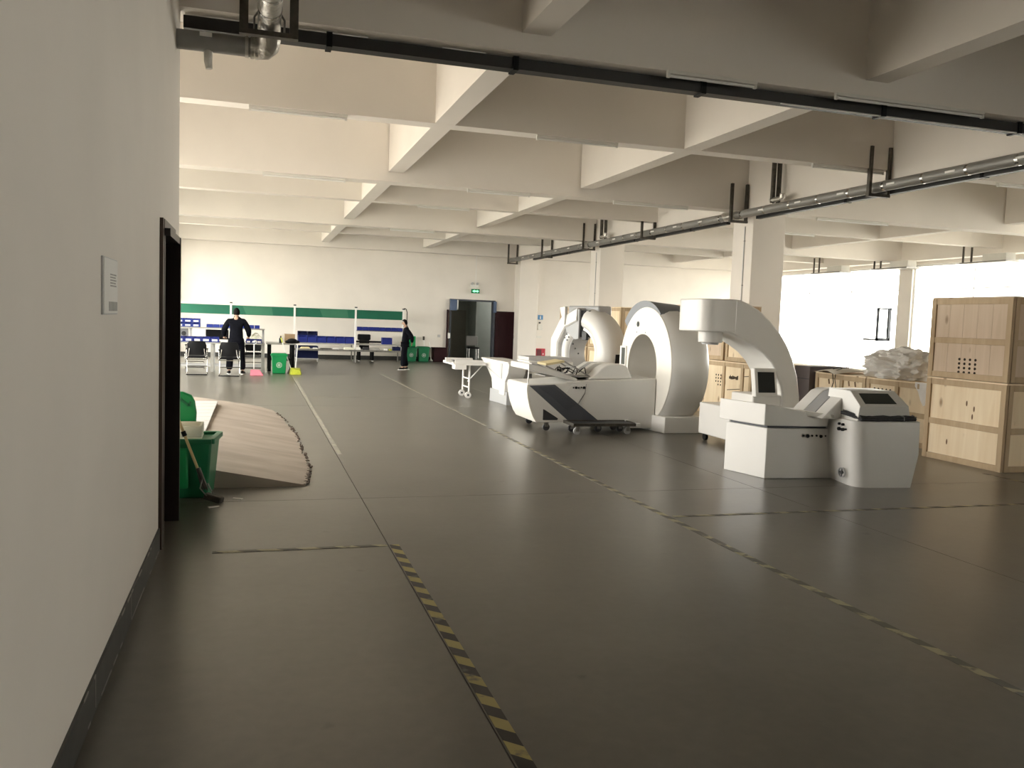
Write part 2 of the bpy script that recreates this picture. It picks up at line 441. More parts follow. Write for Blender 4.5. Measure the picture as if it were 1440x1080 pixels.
struct(finish('wall_rear', MB().box(-.85, -9.25, 0, WIN_B[0], -9, ZC).box(WIN_B[1], -9.25, 0, 20.85, -9, ZC).box(WIN_B[0], -9.25, 0, WIN_B[1], -9, 1.0).box(WIN_B[0], -9.25, 3.7, WIN_B[1], -9, ZC), 'wall'))
rw = struct(finish('window_8', MB().box(10.5, -9.15, 1, 16.5, -9.1, 1.06).box(10.5, -9.15, 3.64, 16.5, -9.1, 3.7), 'window_frame'))
for i in range(4): finish('mullion', B(10.5+1.98*i, -9.15, 1.06, 10.56+1.98*i, -9.1, 3.64), 'window_frame', rw)
for i in range(3): finish('pane', B(10.56+1.98*i, -9.128, 1.06, 12.48+1.98*i, -9.122, 3.64), 'glass', rw)
struct(finish('baseboard_back', MB().box(-3, 31.488, 0, 6.95, 31.5, .15).box(9.75, 31.488, 0, 20.6, 31.5, .15), 'base'))
def window(n, x, a, b, z0, z1, s):
    o = struct(finish('window_%d' % n, MB().box(x-.03, a, z0, x+.03, b, z0+.06).box(x-.03, a, z1-.06, x+.03, b, z1).box(x-.03, a, z0, x+.03, a+.06, z1).box(x-.03, b-.06, z0, x+.03, b, z1), 'window_frame'))
    k = max(2, round((b-a)/2.4)); st = (b-a)/k; zt = z1-.8
    for i in range(1, k): finish('mullion', B(x-.02, a+i*st-.02, z0+.06, x+.02, a+i*st+.02, z1-.06), 'window_frame', o)
    for i in range(k):
        finish('transom', B(x-.018, a+i*st+.02, zt-.018, x+.018, a+(i+1)*st-.02, zt+.018), 'window_frame', o)
        finish('pane', B(x-.003, a+i*st+.03, z0+.06, x+.003, a+(i+1)*st-.03, zt-.03), 'glass', o)
        finish('pane', B(x-.003, a+i*st+.03, zt+.03, x+.003, a+(i+1)*st-.03, z1-.06), 'glass', o)
    return o
for i, (a, b) in enumerate(WIN_R): window(i+1, 20.72, a, b, .3, 3.9, 1)
for i, (a, b) in enumerate(WIN_L): window(i+6, -3.12, a, b, .25, 3.9, -1)
# one casement sash standing open on the right wall
sa = bpy.data.objects['window_3']
sh = MB().box(20.12, 24.0, 1.38, 20.66, 24.08, 1.48).box(20.56, 24.0, 1.38, 20.66, 24.08, 2.5).box(20.12, 24.0, 1.38, 20.17, 24.08, 2.5).box(20.12, 24.0, 2.45, 20.66, 24.08, 2.5)
finish('open_sash', sh, 'navy', sa)
finish('sash_pane', B(20.2, 24.037, 1.47, 20.57, 24.043, 2.45), 'glass', sa)
finish('sash_stay', MB().bar((20.62, 25.25, 1.42), (20.2, 24.05, 1.42), .06, .07), 'navy', sa)

# corridor beyond the back door
struct(finish('wall_corridor', MB().box(6.0, 34.6, 0, 12.0, 34.8, 3.2).box(5.9, 31.75, 0, 6.1, 34.8, 3.2).box(11.9, 31.75, 0, 12.1, 34.8, 3.2).box(8.55, 33.4, 0, 8.62, 34.6, 3.0), 'corridor'))
struct(finish('ceiling_corridor', B(5.9, 31.75, 3.2, 12.1, 34.8, 3.4), 'corridor'))
d2 = struct(finish('door_2', MB().box(7.62, 34.55, 0, 8.42, 34.6, 1.98), 'corridor_door'))
d3 = struct(finish('door_3', MB().box(BD0, 31.44, 0, BD0+.07, 31.76, BDH).box(BD1-.07, 31.44, 0, BD1, 31.76, BDH).box(BD0, 31.44, BDH-.06, BD1, 31.76, BDH), 'navy'))
ml = finish('door_leaf', B(BD1+.01, 31.40, .03, 9.68, 31.445, 1.96), 'maroon', d3, bevel=.004)
m = MB()
for z0, z1 in ((.15, .85), (1.0, 1.8)): m.box(8.95, 31.392, z0, 9.55, 31.402, z1)
finish('door_panel', m, 'maroon', d3, bevel=.006)
finish('door_handle', MB().cyl((9.56, 31.40, .98), (9.56, 31.35, .98), .012).cyl((9.56, 31.35, .92), (9.56, 31.35, 1.06), .012), 'chrome', d3)
finish('door_leaf', B(BD0-.10, 31.38, .02, BD0-.055, 31.49, 1.95), 'maroon', d3)
finish('door_handle', MB().box(BD0-.06, 31.36, .88, BD0+.03, 31.40, 1.08), 'paper', d3)
m1 = finish('strip_curtain', MB().box(BD0+.0, 31.36, 1.93, BD0+.26, 31.42, 2.34), 'blue_grey', d3, bevel=.01)
finish('strip_curtain', MB().box(BD0+.27, 31.37, 1.98, BD0+.31, 31.42, 2.33), 'paper', d3)
finish('strip_curtain', MB().box(BD1-.09, 31.36, 1.9, BD1+.03, 31.42, 2.32), 'blue_grey', d3, bevel=.01)
cl_ = thing('added_corridor_lamp', 'added unseen tube light brightening the corridor beyond the back door', 'light', (10.2, 33.0, 3.16))  # out-of-view lamp added to brighten the dark corridor
finish('housing', B(9.6, 32.95, 3.15, 10.8, 33.05, 3.2), 'off_white_paint', cl_)
finish('tube', MB().cyl((9.65, 33.0, 3.13), (10.75, 33.0, 3.13), .018, n=10), 'added_lamp_glow', cl_)
ch = thing('office_chair', 'pale plastic chair with a black seat standing in the corridor beyond the door', 'chair', (8.35, 33.0, 0))
finish('backrest', MB().box(8.12, 33.18, .56, 8.60, 33.22, .95), 'mid_grey', ch, bevel=.02)
finish('seat', MB().box(8.14, 32.8, .46, 8.58, 33.2, .51), 'black', ch, bevel=.015)
for x in (8.17, 8.55):
    for y in (32.83, 33.17): finish('leg', MB().cyl((x, y, 0), (x, y, .46), .012, n=8), 'chrome', ch)

# ================================================================== RAMP, TILES, TAPES
def rx(y):                                                        # right edge of the ramp
    pts = [(8.12, .48), (9.0, .57), (11.7, .54), (13.2, .45), (14.5, .30), (15.4, -.1), (16.1, -.6), (16.4, -3.0)]
    for (a, xa), (b, xb) in zip(pts, pts[1:]):
        if a <= y <= b: return xa + (xb-xa)*(y-a)/(b-a)
    return pts[-1][1]
m = MB(); NY, NX = 44, 14; v = []; random.seed(11)
for j in range(NY+1):
    y = 8.12 + (16.35-8.12)*j/NY; xe = rx(y) + random.uniform(-.02, .02)
    for i in range(NX+1):
        x = -2.99 + (xe+2.99)*i/NX
        z = min(.21, max(0, (xe-x)*.19)) * min(1, (16.4-y)/2.0+.02) + .012
        v.append((x, y, z))
fs = [(j*(NX+1)+i, j*(NX+1)+i+1, (j+1)*(NX+1)+i+1, (j+1)*(NX+1)+i) for j in range(NY) for i in range(NX)]
m.add(v, fs, True)
k0 = len(v); W1 = NX+1
bot = [(p[0], p[1], 0) for p in v[:W1]] + [(p[0], p[1], 0) for p in [v[j*W1+NX] for j in range(1, NY+1)]]
m.add(bot, [])
top_i = list(range(W1)) + [j*W1+NX for j in range(1, NY+1)]
for q in range(len(bot)-1):
    m.f.append([top_i[q], k0+q, k0+q+1, top_i[q+1]]); m.sm.append(False)
rp = tag(finish('concrete_ramp', m, 'concrete_ramp', recalc=False), 'low beige concrete ramp with a curved ragged edge rising to the left', 'ramp')
m = MB(); random.seed(5)
for k in range(170):
    y = 8.15 + random.random()**1.2*5.9; x = rx(y) + random.uniform(-.02, .025); s = random.uniform(.004, .013)
    if 12.4 < y < 13.2 and random.random() < .6: continue
    m.obox((x, y, .012), (s*1.6, s*3, s), rot('Z', random.uniform(-60, 60)) @ rot('X', random.uniform(-20, 20)))
o = finish('ragged_edge', m, 'crumb', rp); o['kind'] = 'stuff'
tl = thing('tile_landing', 'bright white tiled landing on top of the concrete ramp', 'landing', (-1.7, 11.5, .21))
for i in range(6):
    for j in range(10):
        x1 = -.52 - i*.41; y0 = 9.6 + j*.408
        finish('tile', B(x1-.396, y0, .2255, x1, y0+.39, .240), 'tile', tl)

def tape(mn, x0, y0, x1, y1, label):
    return tag(finish('floor_tape', B(x0, y0, .0005, x1, y1, .0025), mn), label, 'tape')
tape('tape_bright', .94, 1.0, 1.005, 5.93, 'yellow and black hazard tape on the near floor beside the long joint')
tape('tape_pale', .945, 9.9, .995, 22.4, 'worn pale yellow tape line running away toward the green bin')
tape('tape_worn', 3.36, 1.5, 3.42, 12.2, 'worn dashed hazard tape on the right running past the white consoles')
tape('tape_pale', 3.40, 12.5, 3.45, 24.0, 'faint pale tape line on the floor running toward the maroon back door')
tape('tape_worn', -.25, 5.90, .92, 5.95, 'worn hazard tape crossing the floor from the brown door to the long tape')
tape('tape_worn', 3.45, 6.43, 8.3, 6.48, 'worn hazard tape crossing the floor in front of the near console')
tape('tape_worn', 8.35, 3.0, 8.4, 8.0, 'worn hazard tape on the floor at the foot of the tall crates')
tape('tape_pale', 1.1, 16.9, 3.4, 16.94, 'faint cross line of tape on the middle of the floor')

# ================================================================== SERVICES UNDER THE CEILING
bt = thing('cable_trunking', 'black cable trunking running the full width under the near ceiling beam', 'trunking', (4.5, 7.62, 3.88))
finish('trunk', B(-.58, 7.55, 3.885, 9.12, 7.68, 3.985), 'black_trunk', bt)
for x in (.55, 2.2, 4.1, 6.2, 8.0): finish('coupler', B(x, 7.535, 3.872, x+.05, 7.695, 3.995), 'black', bt)
for q in ((-.57, 3.985, .9, 3.997), (1.55, 3.985, 1.95, 3.997), (5.0, 3.872, 9.1, 3.884)): finish('painted_light_strip', B(q[0], 7.555, q[1], q[2], 7.57, q[3]), 'paper', bt)  # white strips paint in the bright slivers of light along the trunking

def light(x0, x1, y, z, label, lit=False):
    t = thing('ceiling_light', label, 'light', ((x0+x1)/2, y, z), 'fluorescent battens under the beams')
    finish('housing', B(x0, y-.025, z-.035, x1, y+.025, z), 'off_white_paint', t, bevel=.004)
    finish('tube', MB().cyl((x0+.03, y, z-.05), (x1-.03, y, z-.05), .013, n=8), 'tube', t)
    for x in (x0, x1-.03): finish('lamp_holder', B(x, y-.015, z-.068, x+.03, y+.015, z-.03), 'white', t)
light(3.65, 4.6, 7.385, ZM, 'unlit white tube light under the near beam, left one above the black trunking')
light(5.5, 7.35, 7.385, ZM, 'unlit long tube light under the near beam, right one above the black trunking')
light(-.1, 1.1, 11.26, ZS, 'unlit tube light nearest the left wall on the second beam')
light(3.65, 4.85, 11.26, ZS, 'unlit tube light in the middle of the second beam')
light(8.05, 9.35, 11.26, ZS, 'unlit tube light on the second beam beside the column line')
light(3.7, 4.9, 15.4, ZM, 'unlit tube light in the middle of the third beam')
light(.1, 1.5, 15.4, ZM, 'unlit tube light near the left wall on the third beam')
light(6.6, 8.2, 15.4, ZM, 'unlit tube light on the third beam left of the nearest column')
light(11.2, 13.0, 15.4, ZM, 'unlit tube light on the third beam right of the nearest column')
light(3.5, 4.7, 19.3, ZS, 'unlit tube light in the middle of the fourth beam')
light(12.0, 14.0, 19.3, ZS, 'unlit tube light on the fourth beam in the bright right bay')
light(3.5, 4.7, 23.3, ZM, 'unlit tube light in the middle of the fifth beam')
light(11.6, 13.2, 11.26, ZS, 'unlit tube light on the second beam right of the column line')

# insulated pipe at the upper left with its U hanger
ip = thing('insulated_pipe', 'foil wrapped pipe elbow turning to the left wall at the upper left', 'pipe', (.06, 7.2, 3.72))
PZ = 3.69
finish('wrapped_run', MB().cyl((-.598, 7.2, PZ), (.0, 7.2, PZ), .074, n=28), 'pipe_grey', ip)
pts = [(-.05, 7.2, PZ), (.0, 7.2, PZ), (.045, 7.18, PZ+.002), (.072, 7.14, PZ+.018), (.08, 7.09, PZ+.05), (.08, 7.03, PZ+.10), (.08, 6.97, PZ+.13), (.08, 6.88, PZ+.14), (.08, 6.5, PZ+.14), (.08, 3.2, PZ+.14)]
finish('foil_run', MB().tube(pts, [.08, .085, .09, .092, .09, .088, .086, .085, .085, .085], 28), 'foil', ip)
for q, r in ((-.01, .089), (-.045, .086), (-.085, .081)): finish('foil_band', MB().cyl((q-.012, 7.2, PZ), (q+.012, 7.2, PZ), r, n=28), 'foil', ip)
for q in (6.62, 6.3, 6.0): finish('foil_band', MB().cyl((.08, q, PZ+.14), (.08, q+.05, PZ+.14), .088, n=28), 'chrome', ip)
finish('stub', MB().tube([(-.37, 7.2, 3.66), (-.37, 7.2, 3.545), (-.362, 7.2, 3.49)], [.036, .032, .026], 12), 'foil', ip)
finish('label_patch', MB().box(-.43, 7.118, 3.71, -.34, 7.132, 3.74), 'paper', ip)
hg = thing('pipe_hanger', 'dark steel U shaped hanger carrying the foil pipe at the upper left', 'hanger', (.07, 6.9, 3.6))
for x in (-.105, .26): finish('channel', MB().box(x-.032, 6.875, 3.73, x+.032, 6.925, ZC-.01), 'steel_dark', hg)
finish('cross_channel', B(-.137, 6.865, 3.695, .292, 6.935, 3.732), 'steel_dark', hg)
finish('pipe_clamp', MB().tube([(-.03, 6.9, 3.735), (-.03, 6.9, 3.83), (.02, 6.9, 3.91), (.08, 6.9, 3.93), (.14, 6.9, 3.91), (.19, 6.9, 3.83), (.19, 6.9, 3.735)], .008, 6), 'galv', hg)

# long pipe and trunking along the column line
lp = thing('insulated_pipe', 'long grey wrapped pipe hung along the line of columns on the right', 'pipe', (9.22, 18, 3.86))
finish('wrapped_run', MB().cyl((9.22, 2.0, 3.885), (9.22, 31.2, 3.885), .080, n=20), 'pipe_grey', lp)
m = MB(); random.seed(9)
y = 3.0
while y < 31:
    m.cyl((9.22, y, 3.885), (9.22, y+.05, 3.885), .082, n=20, caps=False); y += .8
o = finish('foil_band', m, 'chrome', lp); o['kind'] = 'stuff'
m = MB()
for k in range(22):
    y = 5.0 + k*1.15; m.box(9.134, y, 3.872, 9.142, y+.17, 3.90)
o = finish('label_patch', m, 'paper', lp); o['kind'] = 'stuff'
for y in (15.75, 23.6): finish('foil_joint', MB().tube([(9.22, y-.5, 3.885), (9.22, y-.2, 3.885), (9.24, y, 3.90), (9.30, y+.05, 3.92), (9.36, y+.05, 3.92)], .093, 18), 'foil', lp)
tk = thing('cable_trunking', 'thin black trunking slung below the long wrapped pipe on the right', 'trunking', (9.49, 12, 3.8))
for ya, yb in ((2.0, 14.9), (16.0, 22.9), (23.9, 29.0)): finish('trunk', B(9.44, ya, 3.795, 9.535, yb, 3.86), 'black_trunk', tk)
for y in (4.0, 9.4, 12.2, 17.5, 20.5, 25.5): finish('coupler', B(9.432, y, 3.788, 9.54, y+.06, 3.868), 'black', tk)
hy = [('nearest', 11.2), ('second nearest', 15.2), ('third nearest', 19.3), ('fourth nearest', 23.2), ('fifth nearest', 26.9), ('farthest', 30.8)]
for nm, y in hy:
    t = thing('pipe_hanger', nm + ' steel U hanger on the long wrapped pipe along the columns', 'hanger', (9.22, y, 3.76), 'hangers along the column line')
    top = 4.5
    for x in (9.06, 9.40): finish('channel', B(x-.025, y-.03, 3.745, x+.025, y+.03, top), 'steel_dark', t)
    finish('cross_channel', B(9.03, y-.035, 3.735, 9.43, y+.035, 3.78), 'steel_dark', t)
for nm, y in (('nearest', 14.0), ('middle', 22.2)):
    t = thing('pipe_riser', 'pair of dark pipes dropping from the ceiling beside the %s column' % nm, 'pipe', (9.25, y, 3.93))
    for x in (9.20, 9.32): finish('pipe', MB().cyl((x, y, 3.98), (x, y, 5.19), .045, n=12), 'steel_dark', t)
    finish('valve', MB().cyl((9.20, y-.3, 4.03), (9.20, y+.05, 4.03), .045, n=12).cyl((9.20, y-.3, 4.03), (9.20, y-.32, 4.11), .055, n=12), 'foil', t)
# equipment hung in front of the right windows
for nm, y in (('far', 26.0), ('middle', 22.8), ('near', 19.1)):
    t = thing('fan_coil_unit', nm + ' white box unit hung on rods before the right windows', 'air unit', (19.9, y, 3.75))
    finish('casing', B(19.8, y-.35, 3.78, 20.15, y+.45, 3.99), 'off_white_paint', t, bevel=.01)
    finish('tray', B(19.55, y-.6, 3.72, 20.18, y+1.0, 3.76), 'galv', t)
    for yy in (y+.95, y+.65): finish('rod', B(19.6, yy-.02, 3.72, 19.64, yy+.02, 4.3), 'steel_dark', t)

# ================================================================== MACHINES
def circ(c, r, n, x, a0=0, a1=2*PI):
    return [(x, c[0]+r*math.sin(a0+(a1-a0)*i/n), c[1]+r*math.cos(a0+(a1-a0)*i/n)) for i in range(n)]
def annulus(x0, x1, co, ro, ci, ri, n=72):
    o0, i0, o1, i1 = circ(co, ro, n, x0), circ(ci, ri, n, x0), circ(co, ro, n, x1), circ(ci, ri, n, x1)
    m = MB(); fs = []
    for k in range(n):
        j = (k+1) % n
        fs += [(k, j, n+j, n+k), (2*n+k, 3*n+k, 3*n+j, 2*n+j), (k, 2*n+k, 2*n+j, j), (n+k, n+j, 3*n+j, 3*n+k)]
    return m.add(o0+i0+o1+i1, fs, True)
def ports(root, cx, y, cz, w, n, name='port_row', dirn=1):
    m = MB(); random.seed(int(cx*100))
    for k in range(n):
        x = cx - w/2 + w*k/(n-1); r = .011 + .009*(k % 3 == 1)
        m.cyl((x, y+.004, cz+random.uniform(-.008, .008)), (x, y-.008, cz), r, n=10)
    return finish(name, m, 'black', root)

# --- near ring gantry
g = thing('scanner_gantry', 'large white ring shaped scanner gantry with a grey hood on top', 'scanner', (6.3, 12.4, 0))
CO, RO, CI, RI = (12.38, .985), .93, (12.47, .95), .53
FX = 5.97
m = MB().lathe([(.925, .0), (.945, .03), (.962, .18), (.966, .32), (.95, .48), (.915, .60), (.87, .655), (.80, .68), (.5, .68)], (FX, *CO), 'x', 96)
finish('outer_shell', m, 'white', g, ang=60)
finish('front_face', annulus(FX-.012, FX+.02, CO, RO, CI, RI), 'white_warm', g, bevel=.008)
finish('bore_tunnel', MB().lathe([(RI, 0), (RI, .66), (RI+.03, .66), (RI+.03, 0)], (FX, *CI), 'x', 72), 'white', g)
m = MB(); v = []; n = 28
for k in range(n+1):
    t = math.radians(-30 + 80*k/n); q = k/n
    ro = .955 + .13*min(1, q*1.25)**.8; rb = .925 + .05*q
    for r, x in ((.90, FX-.004), (ro, FX-.004), (ro-.01, FX+.10), (rb+.045*math.sin(PI*min(1, q*.7+.3)), FX+.46), (rb, FX+.62), (.86, FX+.62)):
        v.append((x, CO[0]+r*math.sin(t), CO[1]+r*math.cos(t)))
fs = [(k*6+a, k*6+(a+1) % 6, (k+1)*6+(a+1) % 6, (k+1)*6+a) for k in range(n) for a in range(6)] + [tuple(range(6)), tuple(n*6+a for a in reversed(range(6)))]
finish('top_hood', m.add(v, fs, True), 'slate', g, ang=40)
pd = finish('foot', MB().hull8([(5.95, 11.56, 0), (6.62, 11.56, 0), (6.62, 13.1, 0), (5.99, 13.1, 0), (5.86, 12.2, 0)], [(5.95, 11.56, .25), (6.62, 11.56, .25), (6.62, 13.1, .25), (5.99, 13.1, .25), (5.86, 12.2, .25)]), 'white', g, bevel=.01)
m = MB().cyl((FX-.02, 12.66, 1.64), (FX, 12.66, 1.64), .045, n=20)
finish('indicator', m, 'black_gloss', g)
finish('screw', MB().cyl((FX-.016, 12.70, 1.51), (FX, 12.70, 1.51), .012, n=8).cyl((FX-.016, 12.38, 1.51), (FX, 12.38, 1.51), .012, n=8), 'slate', g)
fr = finish('control_panel', B(FX-.035, 13.05, .93, FX, 13.29, 1.27), 'white', g, bevel=.01)
finish('screen', B(FX-.04, 13.08, .96, FX-.033, 13.21, 1.24), 'screen', fr)

# --- patient couch with the navy diagonal panel
c = thing('scanner_couch', 'white scanner couch body with a dark blue diagonal side panel', 'scanner bed', (4.9, 12.4, 0))
Y0, Y1 = 11.9, 12.9
prof = [(3.87, .70), (3.87, .62), (3.885, .5), (3.92, .36), (3.975, .22), (4.03, .125), (5.45, .125), (5.5, .035), (5.95, .035), (5.95, .81), (4.68, .755), (4.3, .715)]
finish('body', MB().prism(prof, 'y', Y0, Y1), 'white', c, bevel=.018, seg=3)
fp = [(3.855, .69), (3.85, .62), (3.865, .5), (3.90, .36), (3.955, .22), (4.012, .13), (4.04, .13), (3.99, .22), (3.935, .36), (3.90, .5), (3.885, .62), (3.885, .69)]
finish('end_cover', MB().prism(fp, 'y', Y0-.004, Y1+.004), 'white_warm', c, bevel=.006)
st = finish('diagonal_panel', MB().prism([(3.89, .675), (4.29, .695), (4.66, .42), (5.02, .15), (4.54, .14)], 'y', Y0-.008, Y0+.02), 'slate_dark', c, bevel=.004)
finish('inset_panel', MB().prism([(4.03, .655), (4.26, .665), (4.62, .40), (4.5, .30), (4.2, .54)], 'y', Y0-.013, Y0), 'navy', st, bevel=.004)
finish('vent_cutout', MB().prism([(4.12, .33), (4.16, .31), (4.36, .19), (4.35, .165), (4.12, .165)], 'y', Y0-.006, Y0+.01), 'charcoal', c, bevel=.004)
pp = finish('port_plate', MB().prism([(4.56, .70), (4.79, .715), (4.77, .58), (4.665, .40), (4.45, .56)], 'y', Y0-.004, Y0+.01), 'white', c, bevel=.003)
ports(pp, 4.67, Y0-.006, .655, .17, 5)
finish('seam', MB().bar((4.775, Y0-.003, .57), (4.67, Y0-.003, .405), .006, .006).bar((4.79, Y0-.003, .712), (4.775, Y0-.003, .57), .004, .004), 'charcoal', c)
for x, y in ((4.2, 11.97), (5.3, 12.0), (4.2, 12.8), (5.3, 12.8)):
    w_ = finish('caster', MB().cyl((x, y-.018, .052), (x, y+.018, .052), .052, n=18), 'charcoal', c)
    finish('fork', MB().box(x-.03, y-.03, .06, x+.03, y-.02, .13).box(x-.03, y+.02, .06, x+.03, y+.03, .13), 'galv', w_)
finish('couch_top', MB().prism([(3.88, .995), (3.88, .905), (3.93, .895), (4.60, .75), (4.66, .755), (4.66, .785), (4.2, .93)], 'y', 11.93, 12.85), 'white', c, bevel=.01)
finish('cushion_channel', MB().prism([(3.95, .985), (4.58, .80), (4.60, .83), (3.96, 1.005)], 'y', 12.02, 12.75), 'mid_grey', c, bevel=.006)
finish('prop_rod', MB().cyl((3.885, 11.96, .70), (3.90, 11.96, .92), .012, n=10), 'white', c)
tr = finish('electronics_tray', MB().obox((4.37, 12.35, 1.005), (.30, .42, .035), rot('Y', -10)), 'cream', c, bevel=.004)
m = MB()
for y in (12.15, 12.55):
    m.bar((4.52, y, 1.03), (4.95, y, .80), .03, .02).bar((4.22, y, .96), (4.6, y, .80), .02, .02)
m.bar((4.7, 12.15, .94), (4.7, 12.55, .94), .03, .02).bar((4.95, 12.15, .81), (4.95, 12.55, .81), .03, .02).box(4.2, 12.1, .80, 4.98, 12.6, .815)
finish('tray_frame', m, 'galv', tr)
m = MB(); random.seed(21)
for k in range(9):
    x, y = random.uniform(4.35, 4.8), random.uniform(12.16, 12.5)
    p = [(x, y, .83)]
    for q in range(5): p.append((p[-1][0]+random.uniform(-.02, .09), p[-1][1]+random.uniform(-.06, .06), .83+random.uniform(0, .12)))
    m.tube(p, .008, 6)
finish('cable_tangle', m, 'black', tr)
finish('hump_cover', MB().prism([(4.86, .77), (4.98, .84), (5.08, .94), (5.16, .99), (5.28, 1.01), (5.42, 1.01), (5.50, .98), (5.55, .90), (5.60, .79)], 'y', 12.02, 12.75), 'white', c, bevel=.02, seg=3)
for k, (ya, yb, mm) in enumerate(((12.30, 12.45, 'white'), (12.45, 12.6, 'grey_plastic'), (12.6, 12.76, 'white'))):
    finish('headrest_rib', MB().prism([(4.72, .775), (5.08, 1.005), (5.2, 1.015), (5.2, .9), (4.85, .765)], 'y', ya+.003, yb-.003), mm, c, bevel=.006)

# --- low dolly under it
d = thing('dolly', 'low dark dolly on casters in front of the couch with the dark blue panel', 'dolly', (5.0, 11.66, 0))
finish('deck', B(4.48, 11.48, .135, 5.44, 11.86, .155), 'charcoal', d, bevel=.004)
for q in ((4.44, 11.45, 5.47, 11.48), (4.44, 11.86, 5.47, 11.885), (4.44, 11.48, 4.48, 11.86), (5.44, 11.48, 5.47, 11.86)): finish('rim', B(q[0], q[1], .125, q[2], q[3], .168), 'steel_dark', d)
for y in (11.445, 11.84): finish('corner_cap', B(5.43, y, .122, 5.50, y+.05, .172), 'paper', d, bevel=.006)
for x, y in ((4.55, 11.52), (5.36, 11.54), (4.58, 11.82), (5.36, 11.82), (5.0, 11.8)):
    w_ = finish('caster', MB().cyl((x-.03, y-.016, .052), (x-.03, y+.016, .052), .052, n=18), 'mid_grey' if y < 11.6 else 'charcoal', d)
    finish('fork', MB().box(x-.05, y-.026, .045, x, y-.019, .126).box(x-.05, y+.019, .045, x, y+.026, .126), 'galv', w_)

# --- far ring gantry with split halves
g = thing('scanner_gantry', 'far white ring scanner gantry open at the top with a dark gap', 'scanner', (6.5, 16.76, 0))
CY, CZ, FX = 16.76, .99, 6.5
prof = [(.56, .04), (.60, -.01), (.68, -.035), (.76, -.03), (.84, .0), (.91, .07), (.95, .17), (.955, .42), (.90, .56), (.56, .56)]
finish('near_shell', MB().lathe(prof, (FX, CY, CZ), 'x', 48, math.radians(-175), math.radians(-12)), 'white', g, ang=50)
pr2 = [(.67, .02), (.70, -.01), (.93, .02), (.955, .05), (.955, .45), (.90, .56), (.67, .56)]
finish('far_shell', MB().lathe(pr2, (FX, CY, CZ), 'x', 5, math.radians(4), math.radians(176)), 'white', g, ang=20)
finish('recess_band', MB().lathe([(.58, .10), (.67, .10), (.67, .5), (.58, .5)], (FX, CY, CZ), 'x', 36, math.radians(12), math.radians(176)), 'grey_plastic', g, ang=50)
finish('inner_face', MB().lathe([(.40, .15), (.43, .08), (.47, .055), (.55, .05), (.59, .08), (.59, .5), (.40, .5)], (FX, CY, CZ), 'x', 36, math.radians(14), math.radians(178)), 'white', g, ang=60)
finish('bore_liner', MB().lathe([(.385, .12), (.402, .12), (.402, .56), (.385, .56)], (FX, CY, CZ), 'x', 36, math.radians(30), math.radians(178)), 'mid_grey', g, ang=50)
finish('near_liner', MB().lathe([(.50, .05), (.565, .05), (.565, .56), (.50, .56)], (FX, CY, CZ), 'x', 36, math.radians(-175), math.radians(-14)), 'white', g, ang=50)
m = MB()
for a in (36, 46, 56):
    for r in (.47, .55):
        y, z = CY+r*math.sin(math.radians(a)), CZ+r*math.cos(math.radians(a)); m.cyl((FX+.045, y, z), (FX+.075, y, z), .017, n=8)
for a in (62, 78, 94):
    y, z = CY+.383*math.sin(math.radians(a)), CZ+.383*math.cos(math.radians(a)); m.ball((FX+.28+.1*(a-78)/16, y, z), .018, 8, 6)
o = finish('screw', m, 'charcoal', g); o['kind'] = 'stuff'
finish('gap_block', B(FX+.08, CY-.26, CZ+.34, FX+.52, CY+.03, CZ+.90), 'black', g)
finish('gap_plate', MB().prism([(CY+.42, CZ+.44), (CY+.46, CZ+.62), (CY+.36, CZ+.82), (CY+.18, CZ+.92), (CY-.0, CZ+.93), (CY-.0, CZ+.30), (CY+.12, CZ+.28)], 'x', FX+.03, FX+.10), 'grey_plastic', g, bevel=.012)
finish('gap_plate', MB().prism([(CY-.22, CZ+.28), (CY-.08, CZ+.28), (CY-.08, CZ+.46), (CY-.22, CZ+.46)], 'x', FX+.05, FX+.12), 'charcoal', g, bevel=.006)
finish('cable_duct', MB().box(FX+.25, CY-.36, CZ+.66, FX+.62, CY+.62, CZ+1.0), 'grey_plastic', g, bevel=.03)
finish('corner_fin', MB().hull8([(FX-.03, CY+.40, CZ+.58), (FX+.05, CY+.40, CZ+.58), (FX+.05, CY+.45, CZ+.58), (FX-.03, CY+.45, CZ+.58)], [(FX-.03, CY+.40, CZ+.98), (FX+.05, CY+.40, CZ+.98), (FX+.05, CY+.58, CZ+.95), (FX-.03, CY+.58, CZ+.95)]), 'white', g, bevel=.012)
finish('side_socket', B(FX+.22, CY-.975, CZ-.16, FX+.40, CY-.92, CZ+.02), 'black', g)
finish('foot', B(FX+.02, CY-.70, 0, FX+.52, CY+.80, .22), 'white', g, bevel=.01)
g.rotation_euler = (0, 0, math.radians(20))

# --- white trolley and pedestal table left of the couch
t = thing('stretcher_trolley', 'white stretcher trolley on a ladder leg with two casters', 'trolley', (4.2, 17.0, 0))
finish('deck', MB().box(3.86, 16.8, .68, 4.55, 17.8, .735), 'white', t, bevel=.01)
for q in ((3.75, 17.0, .735, 3.9, 17.2, .765), (3.9, 16.82, .735, 4.5, 16.86, .79), (3.9, 17.74, .735, 4.5, 17.78, .79)): finish('rail', B(*q), 'white', t, bevel=.004)
for q in ((16.95, 17.1), (17.3, 17.6)): finish('mattress_slot', B(4.0, q[0], .735, 4.5, q[1], .748), 'charcoal', t)
finish('end_box', B(3.88, 16.72, .60, 4.12, 17.0, .70), 'white', t, bevel=.008)
for y in (16.95, 17.5):
    finish('leg', MB().cyl((4.24, y, .10), (4.24, y, .69), .020, n=10), 'white', t)
    w_ = finish('caster', MB().cyl((4.22, y-.02, .065), (4.22, y+.02, .065), .065, n=20), 'paper', t)
    finish('hub', MB().cyl((4.22, y-.024, .065), (4.22, y+.024, .065), .022, n=12), 'charcoal', w_)
